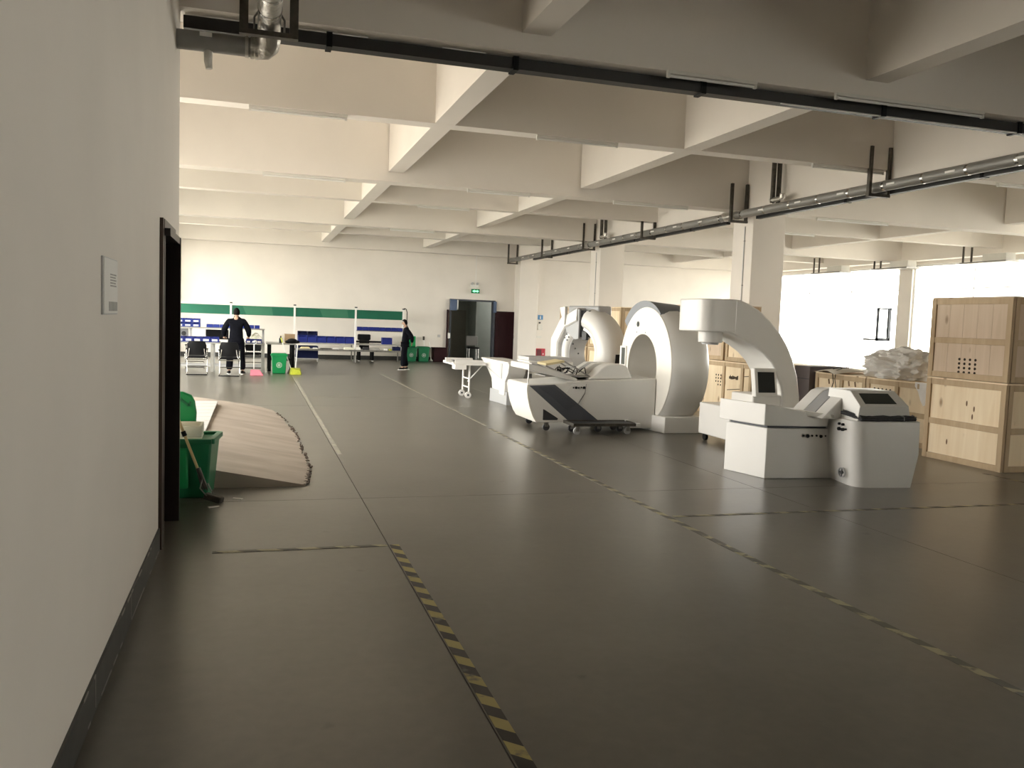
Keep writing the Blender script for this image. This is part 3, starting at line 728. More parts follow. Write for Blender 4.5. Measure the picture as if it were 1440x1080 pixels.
for z in (.22, .40): finish('rung', MB().cyl((4.24, 16.95, z), (4.24, 17.5, z), .016, n=8), 'white', t)
finish('brace', MB().bar((4.27, 17.2, .33), (4.54, 17.05, .68), .03, .02), 'white', t)
p = thing('pedestal_table', 'white flared pedestal table with a grey base left of the couch', 'table', (4.75, 15.9, 0))
finish('base', MB().hull8([(4.56, 16.5, 0), (4.63, 15.55, 0), (5.2, 15.5, 0), (5.2, 16.6, 0)], [(4.56, 16.5, .26), (4.63, 15.55, .26), (5.2, 15.5, .26), (5.2, 16.6, .26)]), 'grey_plastic', p, bevel=.008)
finish('pillar', MB().prism([(15.62, .18), (16.45, .18), (16.55, .45), (16.9, .63), (17.3, .745), (17.3, .80), (15.36, .80), (15.40, .62), (15.60, .45)], 'x', 4.60, 4.95), 'white', p, bevel=.012)
finish('side_rib', MB().prism([(15.78, .50), (15.92, .56), (15.92, .79), (15.78, .79)], 'x', 4.585, 4.61), 'mid_grey', p)
finish('lower_rib', MB().bar((4.598, 15.70, .47), (4.598, 16.95, .665), .012, .012), 'mid_grey', p)
finish('back_column', B(4.95, 15.75, .2, 5.2, 16.35, .62), 'grey_plastic', p, bevel=.008)
finish('table_top', MB().box(4.58, 15.34, .80, 5.05, 17.32, .835), 'white', p, bevel=.006)
finish('shelf_box', MB().box(5.05, 15.5, .62, 5.95, 16.3, .86), 'white', p, bevel=.01)
finish('top_slab', MB().box(5.1, 15.7, .861, 6.0, 16.4, .93), 'mid_grey', p, bevel=.006)
finish('slot', MB().box(5.15, 15.492, .68, 5.3, 15.51, .76), 'charcoal', p)

# --- C-arm unit
a = thing('c_arm_unit', 'white C arm unit with a boxy overhead head and a black monitor', 'scanner', (6.8, 10.5, 0))
outer = [(6.12, 2.02), (6.30, 2.01), (6.44, 1.965), (6.6, 1.885), (6.78, 1.75), (6.95, 1.585), (7.08, 1.41), (7.18, 1.22), (7.27, .98), (7.325, .70), (7.34, .35)]
inner = [(7.03, .35), (7.045, .70), (7.01, .86), (6.94, 1.02), (6.84, 1.165), (6.71, 1.285), (6.54, 1.39), (6.34, 1.485), (6.12, 1.57)]
finish('curved_arm', MB().prism(outer+inner, 'y', 10.2, 10.88), 'white', a, bevel=.025, seg=3)
hd = MB(); b = []
for (x, y, r) in ((6.23, 10.16, .02), (6.23, 10.92, .02), (5.72, 10.92, .14), (5.72, 10.16, .20)):
    sx = -1 if x > 6 else 1; sy = 1 if y < 10.5 else -1
    cx, cy = x+sx*r, y+sy*r
    a0 = math.atan2(-sy, 0); 
    pts = [(cx - sx*r*math.sin(q), cy - sy*r*math.cos(q)) for q in [PI/2*i/6 for i in range(7)]]
    if (sx, sy) in ((1, 1), (-1, -1)): pts = pts[::-1]
    b += pts
# order the corner fans around the outline
cxm = sum(q[0] for q in b)/len(b); cym = sum(q[1] for q in b)/len(b)
b.sort(key=lambda q: math.atan2(q[1]-cym, q[0]-cxm))
hd.prism(b, 'z', 1.57, 2.01)
finish('head_housing', hd, 'white', a, bevel=.015, seg=3)
finish('collar', MB().cyl((6.04, 10.5, 1.58), (6.04, 10.5, 1.42), .17, .165, n=36), 'white', a, bevel=.008)
finish('lens_ring', MB().cyl((6.04, 10.5, 1.425), (6.04, 10.5, 1.39), .12, .11, n=30), 'mid_grey', a)
mo = finish('monitor', MB().hull8([(6.58, 10.14, .70), (6.93, 10.14, .70), (6.93, 10.24, .70), (6.58, 10.24, .70)], [(6.57, 10.20, 1.09), (6.92, 10.20, 1.09), (6.92, 10.30, 1.09), (6.57, 10.30, 1.09)]), 'white', a, bevel=.012)
finish('screen', MB().hull8([(6.625, 10.141, .76), (6.885, 10.141, .76), (6.885, 10.16, .76), (6.625, 10.16, .76)], [(6.62, 10.187, 1.04), (6.88, 10.187, 1.04), (6.88, 10.205, 1.04), (6.62, 10.205, 1.04)]), 'black_gloss', mo)
finish('monitor_mount', B(6.6, 10.24, .5, 7.05, 10.8, .72), 'white', a, bevel=.02)
finish('base', B(6.18, 10.12, .10, 7.45, 10.95, .55), 'white', a, bevel=.015)
for x, y in ((6.26, 10.18), (6.26, 10.88), (7.36, 10.18), (7.36, 10.88)): finish('caster', MB().cyl((x-.02, y, .05), (x+.02, y, .05), .05, n=16), 'black', a)

# --- near console: box base, bed slab, flared cabinet with a sloped screen
k = thing('treatment_console', 'near white console with a sloped screen and a flared cabinet', 'console', (6.0, 7.9, 0))
A_, B_, C_, D_ = (5.21, 8.60), (5.35, 7.99), (6.2, 7.93), (6.1, 8.6)
def quad(z, *q): return [(x, y, z) for x, y in q]
finish('base_box', MB().hull8(quad(0, A_, B_, C_, D_), quad(.555, A_, B_, C_, D_)), 'white', k, bevel=.006)
finish('shadow_gap', MB().hull8(quad(.556, (5.24, 8.56), (5.38, 8.03), (6.1, 7.97), (6.05, 8.56)), quad(.590, (5.24, 8.56), (5.38, 8.03), (6.1, 7.97), (6.05, 8.56))), 'slate_dark', k)  # inset core coloured dark for the shade under the slab
finish('bed_slab', MB().hull8(quad(.585, (5.15, 8.66), (5.30, 7.97), (6.02, 7.86), (6.06, 8.6)), [(5.15, 8.66, .82), (5.30, 7.97, .82), (6.04, 7.86, .70), (6.06, 8.6, .72)]), 'white', k, bevel=.008)
finish('bed_edge', MB().hull8(quad(.70, (5.66, 8.02), (5.98, 7.70), (6.0, 7.74), (5.68, 8.06)), [(5.64, 8.02, .765), (5.97, 7.70, .735), (6.0, 7.74, .735), (5.68, 8.06, .765)]), 'white_warm', k)
pr = ports(k, 5.95, 7.945, .475, .34, 7)
def outline(p0, p1, p2, p3, back, r=.20):
    # left rear, left front corner (rounded), right front corner, right rear
    a, b_, c_ = Vector(p0), Vector(p1), Vector(p2); pts = [(p0[0], back), tuple(a)]
    s0, s1 = b_+(a-b_).normalized()*r, b_+(c_-b_).normalized()*r
    for i in range(9):
        t = i/8; q = s0*(1-t)**2 + b_*2*t*(1-t) + s1*t*t; pts.append((q.x, q.y))
    return pts + [tuple(c_), p3, (p3[0]+.01, back)]
lo = outline((6.17, 7.95), (6.045, 7.39), (6.70, 7.33), (6.93, 7.75), 8.4)
mi = outline((6.10, 7.93), (6.00, 7.375), (6.765, 7.315), (7.02, 7.75), 8.4)
hi = outline((6.08, 7.92), (5.985, 7.395), (6.77, 7.335), (7.03, 7.76), 8.4)
m = MB(); v = [(x, y, 0) for x, y in lo] + [(x, y, .36) for x, y in mi] + [(x, y, .70) for x, y in hi]; n = len(lo)
fs = [tuple(reversed(range(n))), tuple(range(2*n, 3*n))]
for q in (0, 1):
    for i in range(n): fs.append((q*n+i, q*n+(i+1) % n, (q+1)*n+(i+1) % n, (q+1)*n+i))
finish('cabinet', m.add(v, fs, True), 'white', k, ang=28)
for x, y, z, r in ((6.03, 7.68, .645, .014), (6.012, 7.60, .645, .014), (6.03, 7.68, .59, .019), (6.012, 7.60, .592, .017), (6.004, 7.55, .60, .009)):
    finish('socket', MB().cyl((x+.015, y, z), (x-.012, y-.002, z), r, n=10), 'black', k)
fan = finish('cooling_fan', MB().lathe([(.045, 0), (.055, 0), (.055, .02), (.045, .02)], (6.028, 7.60, .13), 'x', 20), 'mid_grey', k)
finish('fan_hub', MB().cyl((6.045, 7.60, .13), (6.028, 7.60, .13), .02, n=10).box(6.035, 7.556, .124, 6.041, 7.644, .136).box(6.035, 7.594, .086, 6.041, 7.606, .174), 'charcoal', fan)
m = MB().prism([(7.46, .68), (7.43, .86), (7.60, 1.01), (7.95, 1.01), (8.0, .68)], 'x', 6.08, 6.645)
m.v = [(x+(.12*(1.01-z)/.33 if x > 6.4 else 0)+(z < .9)*.0, y, z) for x, y, z in m.v]
cs = finish('screen_desk', m, 'white', k, bevel=.006)
n_ = Vector((0, -.15, .17)).normalized()
def desk(x, t, h): return (x, 7.43+.17*t+n_.y*h, .86+.15*t+n_.z*h)
finish('screen', MB().hull8([desk(6.16, .14, -.004), desk(6.56, .14, -.004), desk(6.53, .80, -.004), desk(6.16, .80, -.004)], [desk(6.16, .14, .004), desk(6.56, .14, .004), desk(6.53, .80, .004), desk(6.16, .80, .004)]), 'screen', cs)
for ya, yb, mm in ((7.72, 7.92, 'white'), (7.92, 8.12, 'grey_plastic'), (8.12, 8.33, 'white')):
    finish('headrest_rib', MB().prism([(5.84, .69), (6.12, .955), (6.2, .985), (6.40, .985), (6.40, .69)], 'y', ya+.004, yb-.004), mm, k, bevel=.008)
cb = thing('cable_bundle', 'dark bundle of cables lying along the rim of the near console', 'cable', (6.5, 7.45, .72))
m = MB(); random.seed(4)
for q in range(13):
    oy, oz = random.uniform(-.045, .03), random.uniform(0, .045)
    p = [(6.04+random.uniform(-.02, .02), 7.66, .735+oz+.02)]
    for i in range(8): x = 6.10+.66*i/7; p.append((x, 7.415+oy*.6+.012*math.sin(i*1.3+q)+ (.02 if i < 1 else 0), .712+oz+.006*math.sin(i*2+q*1.7)))
    p.append((6.80, 7.46+oy, .718+oz)); m.tube(p, .0095, 6)
finish('cable', m, 'charcoal', cb)
finish('cable_tie', MB().tube([(6.60, 7.37, .712), (6.60, 7.375, .75), (6.60, 7.41, .76), (6.60, 7.445, .75), (6.60, 7.445, .715)], .006, 6), 'mid_grey', cb)

# ================================================================== CRATES
def crate(name, label, x0, y0, z0, x1, y1, z1, ycuts=(), zcuts=(), pm='ply', group='plywood crates', planks=False):
    c = thing('plywood_crate', label, 'crate', ((x0+x1)/2, (y0+y1)/2, z0), group)
    t, w_, e = .022, .075, .03
    finish('box_body', B(x0+e, y0+e, z0+.02, x1-e, y1-e, z1-.02), pm, c)
    zs = [z0] + list(zcuts) + [z1]; yc = [y0] + list(ycuts) + [y1]; xc = [x0, x1]
    # face toward -X
    for i in range(len(yc)-1):
        for j in range(len(zs)-1):
            a, b, p, q = yc[i]+(w_ if i == 0 else w_/2), yc[i+1]-(w_ if i == len(yc)-2 else w_/2), zs[j]+(w_ if j == 0 else w_/2), zs[j+1]-(w_ if j == len(zs)-2 else w_/2)
            if planks:
                n = max(1, round((b-a)/.24))
                for k in range(n): finish('plank', B(x0+.008, a+(b-a)*k/n+.0015, p, x0+.03+.002*(k % 2), a+(b-a)*(k+1)/n-.0015, q), pm, c)
            else: finish('panel', B(x0+.012, a, p, x0+.034, b, q), pm, c)
    for y in yc:
        k = w_/2; lo_, hi_ = max(y0, y-k), min(y1, y+k)
        if y == y0: hi_ = y0+w_
        if y == y1: lo_ = y1-w_
        finish('batten', B(x0-.012, lo_, z0, x0+.03, hi_, z1), 'batten', c, bevel=.003)
    for i in range(len(yc)-1):
        for z in zs:
            lo_, hi_ = (z0, z0+w_) if z == z0 else (z1-w_, z1) if z == z1 else (z-w_/2, z+w_/2)
            finish('batten', B(x0-.008, yc[i]+(w_ if i == 0 else w_/2), lo_, x0+.03, yc[i+1]-(w_ if i == len(yc)-2 else w_/2), hi_), 'batten', c, bevel=.003)
    # face toward the camera
    for j in range(len(zs)-1):
        p, q = zs[j]+(w_ if j == 0 else w_/2), zs[j+1]-(w_ if j == len(zs)-2 else w_/2)
        finish('panel', B(x0+w_, y0+.012, p, x1-w_, y0+.034, q), pm, c)
    for x in (x0+.031, x1-w_): finish('batten', B(x, y0-.010, z0, x+w_-.01, y0+.03, z1), 'batten', c, bevel=.003)
    for z in zs:
        lo_, hi_ = (z0, z0+w_) if z == z0 else (z1-w_, z1) if z == z1 else (z-w_/2, z+w_/2)
        finish('batten', B(x0+.1, y0-.006, lo_, x1-w_, y0+.03, hi_), 'batten', c, bevel=.003)
    finish('lid', B(x0, y0, z1, x1, y1, z1+.018), pm, c)
    return c
def holes(c, x, ys, zs, r=.016, skip=()):
    m = MB(); k = 0
    for z in zs:
        for y in ys:
            if k not in skip: m.cyl((x+.004, y, z), (x-.003, y, z), r, n=8)
            k += 1
    o = finish('vent_hole', m, 'hole', c); o['kind'] = 'stuff'
    return o
lo_c = crate('c', 'pale plywood crate on the floor, bottom of the near tall stack', 8.65, 8.02, 0, 10.0, 9.29, 1.06, (), (.50,))
up_c = crate('c', 'duller plywood crate atop the near stack, with a square grid of holes', 8.65, 8.02, 1.085, 10.0, 9.29, 2.11, (), (1.57,), 'ply_dull', planks=True)
holes(up_c, 8.656, [8.53+.085*i for i in range(4)], [1.17+.055*i for i in range(4)], .017)
m = MB(); random.seed(2)
for y, z in ((8.5, .72), (8.62, .78), (8.52, .62), (8.9, .25)): m.ball((8.663, y, z), .022, 8, 6, (.12, .7, 1.8))
o = finish('knot', m, 'knot', lo_c); o['kind'] = 'stuff'
l1 = crate('c', 'long low plywood crate under the cardboard sheets', 9.2, 11.15, 0, 10.4, 12.4, .92, (11.73,), (), 'ply')
l2 = crate('c', 'long low plywood crate under the heap of plastic film', 9.2, 9.45, 0, 10.4, 11.13, .92, (10.47,), (.46,), 'ply')
holes(l2, 9.212, [10.62+.085*i for i in range(5)], [.775], .02)
m = MB()
for y in (12.05, 11.55, 11.4): m.bar((9.21, y, .76), (9.21, y+.02, .84), .006, .03)
o = finish('knot', m, 'knot', l1); o['kind'] = 'stuff'
b1 = crate('c', 'plywood crate with stencil marks standing on the floor behind the C arm', 8.3, 12.95, 0, 9.4, 14.9, 1.0, (13.25, 13.87), (), 'ply')
holes(b1, 8.312, [13.99+.085*i for i in range(3)], [.57+.06*i for i in range(4)], .018, (2,))
m = MB(); random.seed(8)
for k in range(11): m.box(8.308, 13.40+.028*k, .70+random.uniform(0, .02), 8.313, 13.42+.028*k, .76+random.uniform(-.01, .02))
finish('stencil_marks', m, 'stencil', b1)['kind'] = 'stuff'
m = MB()
for (a, za), (b, zb) in (((13.3, .55), (13.75, .50)), ((13.0, .50), (13.2, .46)), ((13.1, .36), (12.98, .36)), ((13.5, .30), (13.7, .27)), ((13.02, .8), (13.2, .78))): m.bar((8.31, a, za), (8.31, b, zb), .006, .012)
finish('crack', m, 'stencil', b1)['kind'] = 'stuff'
crate('c', 'duller plywood crate stacked on the stencilled crate behind the C arm', 8.3, 13.92, 1.03, 9.05, 14.9, 2.03, (), (1.5,), 'ply_dull')
crate('c', 'small pale crate lying on the stencilled crate behind the curved arm', 8.3, 13.05, 1.03, 8.72, 13.85, 1.40, (), (), 'ply')
crate('c', 'plywood crate on the floor hidden behind the near ring gantry', 8.3, 14.95, 0, 9.4, 16.5, 1.0, (15.7,), (), 'ply')
crate('c', 'plywood crate stacked second behind the top of the near ring gantry', 8.3, 14.95, 1.03, 9.4, 16.5, 2.05, (15.7,), (), 'ply_dull')
crate('c', 'plywood crate on the floor seen through the bore of the far gantry', 8.3, 18.6, 0, 9.4, 20.6, 1.0, (19.6,), (), 'ply')
crate('c', 'plywood crate stacked behind the right side of the far gantry', 8.3, 18.6, 1.03, 9.4, 20.6, 2.02, (19.6,), (), 'ply')
crate('c', 'plywood crate on the floor behind the left side of the far gantry', 8.3, 20.7, 0, 9.4, 22.8, 1.0, (21.7,), (), 'ply')
crate('c', 'dark plywood crate stacked behind the left side of the far gantry', 8.3, 20.7, 1.03, 9.4, 22.8, 2.03, (21.7,), (), 'ply_dull')
cx = thing('carton', 'dark mauve carton standing at the far end of the low crates', 'carton', (9.5, 12.7, 0))
finish('box', B(9.1, 12.44, 0, 9.9, 12.86, 1.02), 'mauve_card', cx, bevel=.006)
finish('tape_strip', B(9.095, 12.45, .80, 9.10, 12.85, .815), 'charcoal', cx)
for nm, mm, z, y0, y1, x0, x1, rz in (('dark', 'card', .95, 11.75, 12.38, 9.15, 9.8, 4), ('pale', 'card_pale', 1.0, 11.62, 12.2, 9.02, 9.6, -6)):
    m = MB(); n = 10; v = []
    R_ = rot('Z', rz); cxy = Vector(((x0+x1)/2, (y0+y1)/2, 0))
    for i in range(n+1):
        for j in range(5):
            p = R_ @ Vector((x0+(x1-x0)*j/4-cxy.x, y0+(y1-y0)*i/n-cxy.y, 0)) + cxy
            v.append((p.x, p.y, z + (.05 if nm == 'pale' else .03)*math.sin(PI*i/n)*(1-j/8) - (.055*(1-j/4)**2 if nm == 'pale' else 0)))
    m.add(v, [(i*5+j, i*5+j+1, (i+1)*5+j+1, (i+1)*5+j) for i in range(n) for j in range(4)], True)
    o = tag(finish('cardboard_sheet', m, mm), nm + ' curled cardboard sheet lying on the low crate', 'cardboard')
    sd = o.modifiers.new('thick', 'SOLIDIFY'); sd.thickness = .006
cl = tag(finish('loose_cable', MB().tube([(9.3, 11.95, 1.03), (9.16, 11.9, 1.02), (9.12, 11.86, .93), (9.13, 11.84, .80), (9.14, 11.9, .68), (9.15, 11.98, .60), (9.15, 12.0, .55)], .007, 6).tube([(9.25, 11.8, 1.03), (9.14, 11.80, 1.0), (9.12, 11.80, .86), (9.14, 11.78, .7), (9.15, 11.72, .58)], .006, 6), 'black'), 'thin dark cable hanging over the front of the low crate', 'cable')
# heap of plastic film
bm = bmesh.new(); bmesh.ops.create_icosphere(bm, subdivisions=5, radius=1)
from mathutils import noise
for v in bm.verts:
    d = v.co.copy(); nrm = d.normalized()
    k = 1 + .24*noise.noise(nrm*2.6) + .22*noise.noise(nrm*5.5+Vector((3, 1, 2))) + .10*abs(noise.noise(nrm*13)) + .05*noise.noise(nrm*26)
    p = Vector((d.x*.48*k, d.y*.74*k, d.z*.30*k))
    p.z = max(p.z, -.145)
    v.co = p + Vector((9.72, 10.85, 1.085))
m = MB(); m.add([v.co[:] for v in bm.verts], [[q.index for q in f.verts] for f in bm.faces], True); bm.free()
m.add([(9.19+.004*math.sin(i*2), 9.8+.06*i, .945-z*(.05+.035*math.sin(i*.9))) for z in range(5) for i in range(6)], [(z*6+i, z*6+i+1, (z+1)*6+i+1, (z+1)*6+i) for z in range(4) for i in range(5)], True)
tag(finish('plastic_film', m, 'film', ang=32), 'crumpled heap of translucent plastic film on the low crate', 'plastic')

# ================================================================== NEAR CORNER: green bin, broom
b = thing('wheelie_bin', 'bright green rubbish bin with its lid up behind the corner of the left wall', 'bin', (-.65, 7.95, 0))
b0 = [(-.98, 7.70), (-.37, 7.68), (-.33, 8.05), (-.95, 8.07)]; b1_ = [(-1.02, 7.62), (-.335, 7.60), (-.285, 8.09), (-1.0, 8.09)]
finish('body', MB().hull8([(x, y, 0) for x, y in b0], [(x, y, .50) for x, y in b1_]), 'green_dark', b, bevel=.02, seg=3)
m = MB()
def rim(p, q, w_=.05): m.bar((*p, .505), (*q, .505), w_, .045)
for i in range(4): rim(b1_[i], b1_[(i+1) % 4])
finish('rim', m, 'green_dark', b, bevel=.008)
finish('rib', MB().box(-.62, 7.60, .10, -.52, 7.635, .45), 'green', b, bevel=.02)
m = MB(); n = 12; v = []
pr = [(-1.0, .52), (-.55, .52), (-.49, .56), (-.485, .70), (-.50, .80), (-.53, .855), (-.60, .885), (-.72, .89), (-1.0, .89)]
finish('lid', MB().prism(pr, 'y', 8.07, 8.115), 'green', b, bevel=.018, seg=3)
finish('lid_grip', MB().bar((-.66, 8.062, .85), (-.55, 8.062, .76), .02, .02).bar((-.55, 8.062, .76), (-.535, 8.062, .80), .02, .02), 'green_dark', b)
fb = thing('foam_box', 'cream foam box sitting in the top of the bright green bin', 'box', (-.5, 7.95, .46))
m = MB().box(-.72, 7.70, .502, -.42, 8.03, .525)
for q in ((-.72, 7.70, -.42, 7.725), (-.72, 8.005, -.42, 8.03), (-.72, 7.725, -.695, 8.005), (-.445, 7.725, -.42, 8.005)): m.box(q[0], q[1], .525, q[2], q[3], .625)
finish('shell', m, 'foam', fb, bevel=.008)
br = thing('floor_squeegee', 'long handled squeegee mop leaning on the bright green bin', 'mop', (-.33, 7.52, 0))
finish('handle', MB().cyl((-.385, 7.545, .13), (-.70, 7.56, .98), .012, n=10), 'wood_pole', br)
finish('grip', MB().cyl((-.545, 7.552, .56), (-.56, 7.553, .60), .019, n=10), 'black', br)
finish('metal_sleeve', MB().cyl((-.375, 7.543, .11), (-.44, 7.546, .29), .020, n=10).bar((-.40, 7.53, .10), (-.44, 7.53, .24), .012, .01).bar((-.36, 7.53, .10), (-.40, 7.53, .20), .012, .01), 'steel_dark', br)
finish('wire_frame', MB().tube([(-.40, 7.53, .20), (-.42, 7.515, .12), (-.37, 7.51, .06), (-.31, 7.52, .06), (-.36, 7.53, .16)], .006, 6), 'galv', br)
finish('mop_head', MB().obox((-.31, 7.52, .035), (.16, .07, .055), rot('Z', -25) @ rot('Y', 12)), 'steel_dark', br, bevel=.012)
for x, y, rz in ((-.30, 7.32, 20), (-.12, 7.62, -30)):
    tag(finish('paper_scrap', MB().obox((x, y, .004), (.09, .03, .006), rot('Z', rz)), 'paper'), 'small white scrap lying on the floor %s' % ('below the squeegee mop' if y < 7.5 else 'right of the bright green bin'), 'litter')

# notice on the left wall
n_ = thing('notice', 'white paper notice in a clear holder on the left wall', 'notice', (-.6, 4.0, 1.7))
finish('holder', B(-.6, 3.82, 1.585, -.592, 4.20, 1.825), 'mid_grey', n_, bevel=.002)
pp = finish('sheet', B(-.592, 3.835, 1.59, -.5895, 4.19, 1.82), 'paper', n_)
m = MB()
for k in range(5): m.box(-.5895, 3.99, 1.705+.012*k, -.5889, 4.15-.02*(k % 2), 1.711+.012*k)
m.box(-.5895, 3.95, 1.60, -.5889, 4.18, 1.64)
finish('print', m, 'grey_ink', pp)

# ================================================================== FAR WORK AREA
# white post frame with the green boards
s_ = thing('workstation_rack', 'white post rack with a long green board across the back wall', 'rack', (1.2, 29.4, 0))
posts = [-2.76, -.74, 1.28, 3.30, 4.93]
for x in posts:
    finish('post', B(x-.03, 29.37, 0, x+.03, 29.43, 1.86), 'paper', s_)
    finish('post_cap', B(x-.035, 29.33, 1.86, x+.045, 29.45, 1.90), 'charcoal', s_)
finish('top_rail', B(-2.76, 29.38, 1.815, 4.93, 29.42, 1.85), 'off_white_paint', s_)
finish('bent_rod', MB().tube([(4.93, 29.4, 1.88), (4.98, 29.4, 1.91), (5.03, 29.4, 1.88), (5.06, 29.4, 1.78), (5.06, 29.4, 0)], .017, 8), 'steel_dark', s_)
for i in range(4):
    a, b_ = posts[i]+.03, posts[i+1]-.03
    gb = finish('green_board', B(a, 29.40, 1.50, b_, 29.415, 1.80), 'green_board', s_)
    if i in (1, 2): finish('faded_patch', MB().hull8([(a+.45*i, 29.398, 1.505), (a+.45*i+.85, 29.398, 1.505), (a+.45*i+.85, 29.40, 1.505), (a+.45*i, 29.40, 1.505)], [(a+.45*i-.12, 29.398, 1.795), (a+.45*i+.8, 29.398, 1.795), (a+.45*i+.8, 29.40, 1.795), (a+.45*i-.12, 29.40, 1.795)]), 'green_faded', gb)
finish('bin_rail', MB().box(3.33, 29.40, 1.085, 4.9, 29.43, 1.11).box(3.33, 29.30, 1.085, 4.9, 29.40, 1.095), 'galv', s_)
# long low assembly table
at = thing('assembly_table', 'long low two level assembly table below the green board', 'table', (3.0, 29.6, 0))
finish('lower_deck', B(1.15, 28.85, .42, 4.95, 29.35, .455), 'cast', at)
finish('upper_deck', B(1.15, 29.45, .60, 4.95, 30.3, .64), 'cast', at)
finish('edge_strip', B(1.15, 28.84, .40, 4.95, 28.85, .46), 'galv', at)
for x in (1.2, 3.27, 4.9):
    finish('leg', B(x-.02, 29.2, 0, x+.02, 29.24, .42), 'galv', at)
    finish('leg', B(x-.02, 30.2, 0, x+.02, 30.24, .60), 'galv', at)
def bluebin(x, y, z, w_, d_, h, label, group, mm='blue', lipm='paper'):
    t = thing('storage_bin', label, 'bin', (x, y, z), group)
    e = .012
    m = MB().box(x-w_/2, y-d_/2, z, x+w_/2, y+d_/2, z+e)
    m.box(x-w_/2, y-d_/2, z+e, x+w_/2, y-d_/2+e, z+h*.8).box(x-w_/2, y+d_/2-e, z+e, x+w_/2, y+d_/2, z+h)
    m.box(x-w_/2, y-d_/2+e, z+e, x-w_/2+e, y+d_/2-e, z+h).box(x+w_/2-e, y-d_/2+e, z+e, x+w_/2, y+d_/2-e, z+h)
    finish('tray', m, mm, t)
    if lipm: finish('label_card', B(x-w_*.36, y-d_/2-.004, z+h*.18, x+w_*.3, y-d_/2, z+h*.55), lipm, t)
    return t
for i in range(8): bluebin(3.44+.195*i, 29.34, 1.112, .185, .14, .12, 'small blue bin hanging on the white rail, %s from the left post' % ('first', 'second', 'third', 'fourth', 'fifth', 'sixth', 'seventh', 'last')[i], 'blue bins on the hanging rail', 'blue', None)
for i in range(6): bluebin(1.56+.315*i, 29.66, .642, .30, .36, .24 if i < 2 else .225, ('first', 'second', 'third', 'fourth', 'fifth', 'last')[i] + ' blue crate from the left on the low assembly table', 'blue crates on the assembly table', 'blue', None)
for i in range(2): bluebin(1.58+.34*i, 30.08, .642, .32, .36, .37, 'dark blue tall crate behind the %s crate of the assembly table row' % ('first' if i == 0 else 'second'), 'tall crates on the assembly table', 'blue_dark', None)
bluebin(4.42, 29.7, .642, .34, .3, .23, 'single blue crate standing alone at the right of the assembly table', 'blue crates on the assembly table', 'blue', None)
bluebin(4.66, 29.05, .457, .26, .26, .13, 'small dark blue tray low at the right end of the assembly table', 'blue crates on the assembly table', 'blue_dark', None)
bt_ = thing('storage_tote', 'large dark navy tote on a rack below the assembly table', 'bin', (1.72, 29.9, .1))
finish('tote', B(1.36, 29.5, .11, 2.08, 30.3, .52), 'blue_dark', bt_, bevel=.01)
finish('stand', MB().box(1.34, 29.48, .085, 2.10, 30.3, .11).box(1.36, 29.5, 0, 1.4, 29.54, .085).box(2.04, 29.5, 0, 2.08, 29.54, .085), 'mid_grey', bt_)
random.seed(12)
for i, (x, w_, h, mm, lab) in enumerate(((1.62, .3, .05, 'cream', 'small cream component tray at the left end of the lower assembly deck'), (1.95, .16, .03, 'paper', 'white card on the lower deck below the second blue crate'), (2.30, .40, .025, 'steel_dark', 'long dark rod box on the lower deck left of the middle'), (2.62, .2, .03, 'paper', 'white card on the lower deck left of the right white post'), (3.05, .32, .07, 'foam', 'pale foam packet on the lower deck beside the right white post'), (3.36, .16, .08, 'paper', 'white packet on the lower deck just right of the white post'), (3.62, .2, .09, 'charcoal', 'dark metal block on the lower deck before the black chair'), (3.92, .34, .08, 'cast', 'grey toolbox on the lower deck before the black chair'), (4.28, .13, .06, 'paper', 'white carton on the lower deck right of the black chair'), (4.45, .08, .05, 'lime', 'yellow roll on the lower deck near the right end'))):
    tag(finish('component', MB().box(x-w_/2, 28.95, .457, x+w_/2, 29.2, .457+h*.6).box(x-w_*.42, 28.97, .457+h*.6, x+w_*.42, 29.18, .457+h), mm), lab, 'component', 'parts on the lower assembly deck')

# task chair behind the assembly table
tc = thing('task_chair', 'black armless chair with thick legs at the assembly table', 'chair', (3.78, 30.1, 0))
finish('backrest', MB().box(3.53, 30.72, .74, 4.0, 30.80, .95), 'black', tc, bevel=.06, seg=3)
finish('arm_rest', B(3.12, 30.42, .66, 4.42, 30.72, .72), 'black', tc, bevel=.02)
finish('seat', MB().box(3.52, 30.36, .36, 4.06, 30.8, .44), 'black', tc, bevel=.03)
for x in (3.52, 3.99):
    for y in (30.36, 30.72):
        finish('leg', B(x, y, .03, x+.09, y+.09, .37), 'black', tc)
    finish('foot_glide', MB().box(x+.005, 30.36, 0, x+.07, 30.42, .03), 'paper', tc)
finish('back_support', B(3.6, 30.73, .43, 3.95, 30.79, .78), 'black', tc)

# grey workbench with a shelf
wb_ = thing('workbench', 'grey metal workbench with an overhead shelf where the man in black stands', 'workbench', (-1.2, 24.0, 0))
finish('worktop', B(-2.7, 23.6, .74, .27, 24.45, .775), 'cast', wb_, bevel=.004)
finish('shelf', B(-2.7, 23.75, 1.13, .27, 24.15, 1.16), 'cast', wb_, bevel=.004)
for x in (-2.65, -1.05, .23):
    finish('leg', B(x-.04, 23.64, 0, x+.04, 23.72, .74), 'cast', wb_)
    finish('leg', B(x-.04, 24.34, 0, x+.04, 24.42, .74), 'mid_grey', wb_)
for x in (-2.65, -1.6, .23): finish('upright', B(x-.03, 23.92, .775, x+.03, 23.98, 1.13), 'mid_grey', wb_)
for y in (23.68, 24.38): finish('foot_bar', B(-2.65, y-.02, .14, .23, y+.02, .18), 'mid_grey', wb_)
tiers = ((1.162, 'lower'), (1.275, 'upper'))
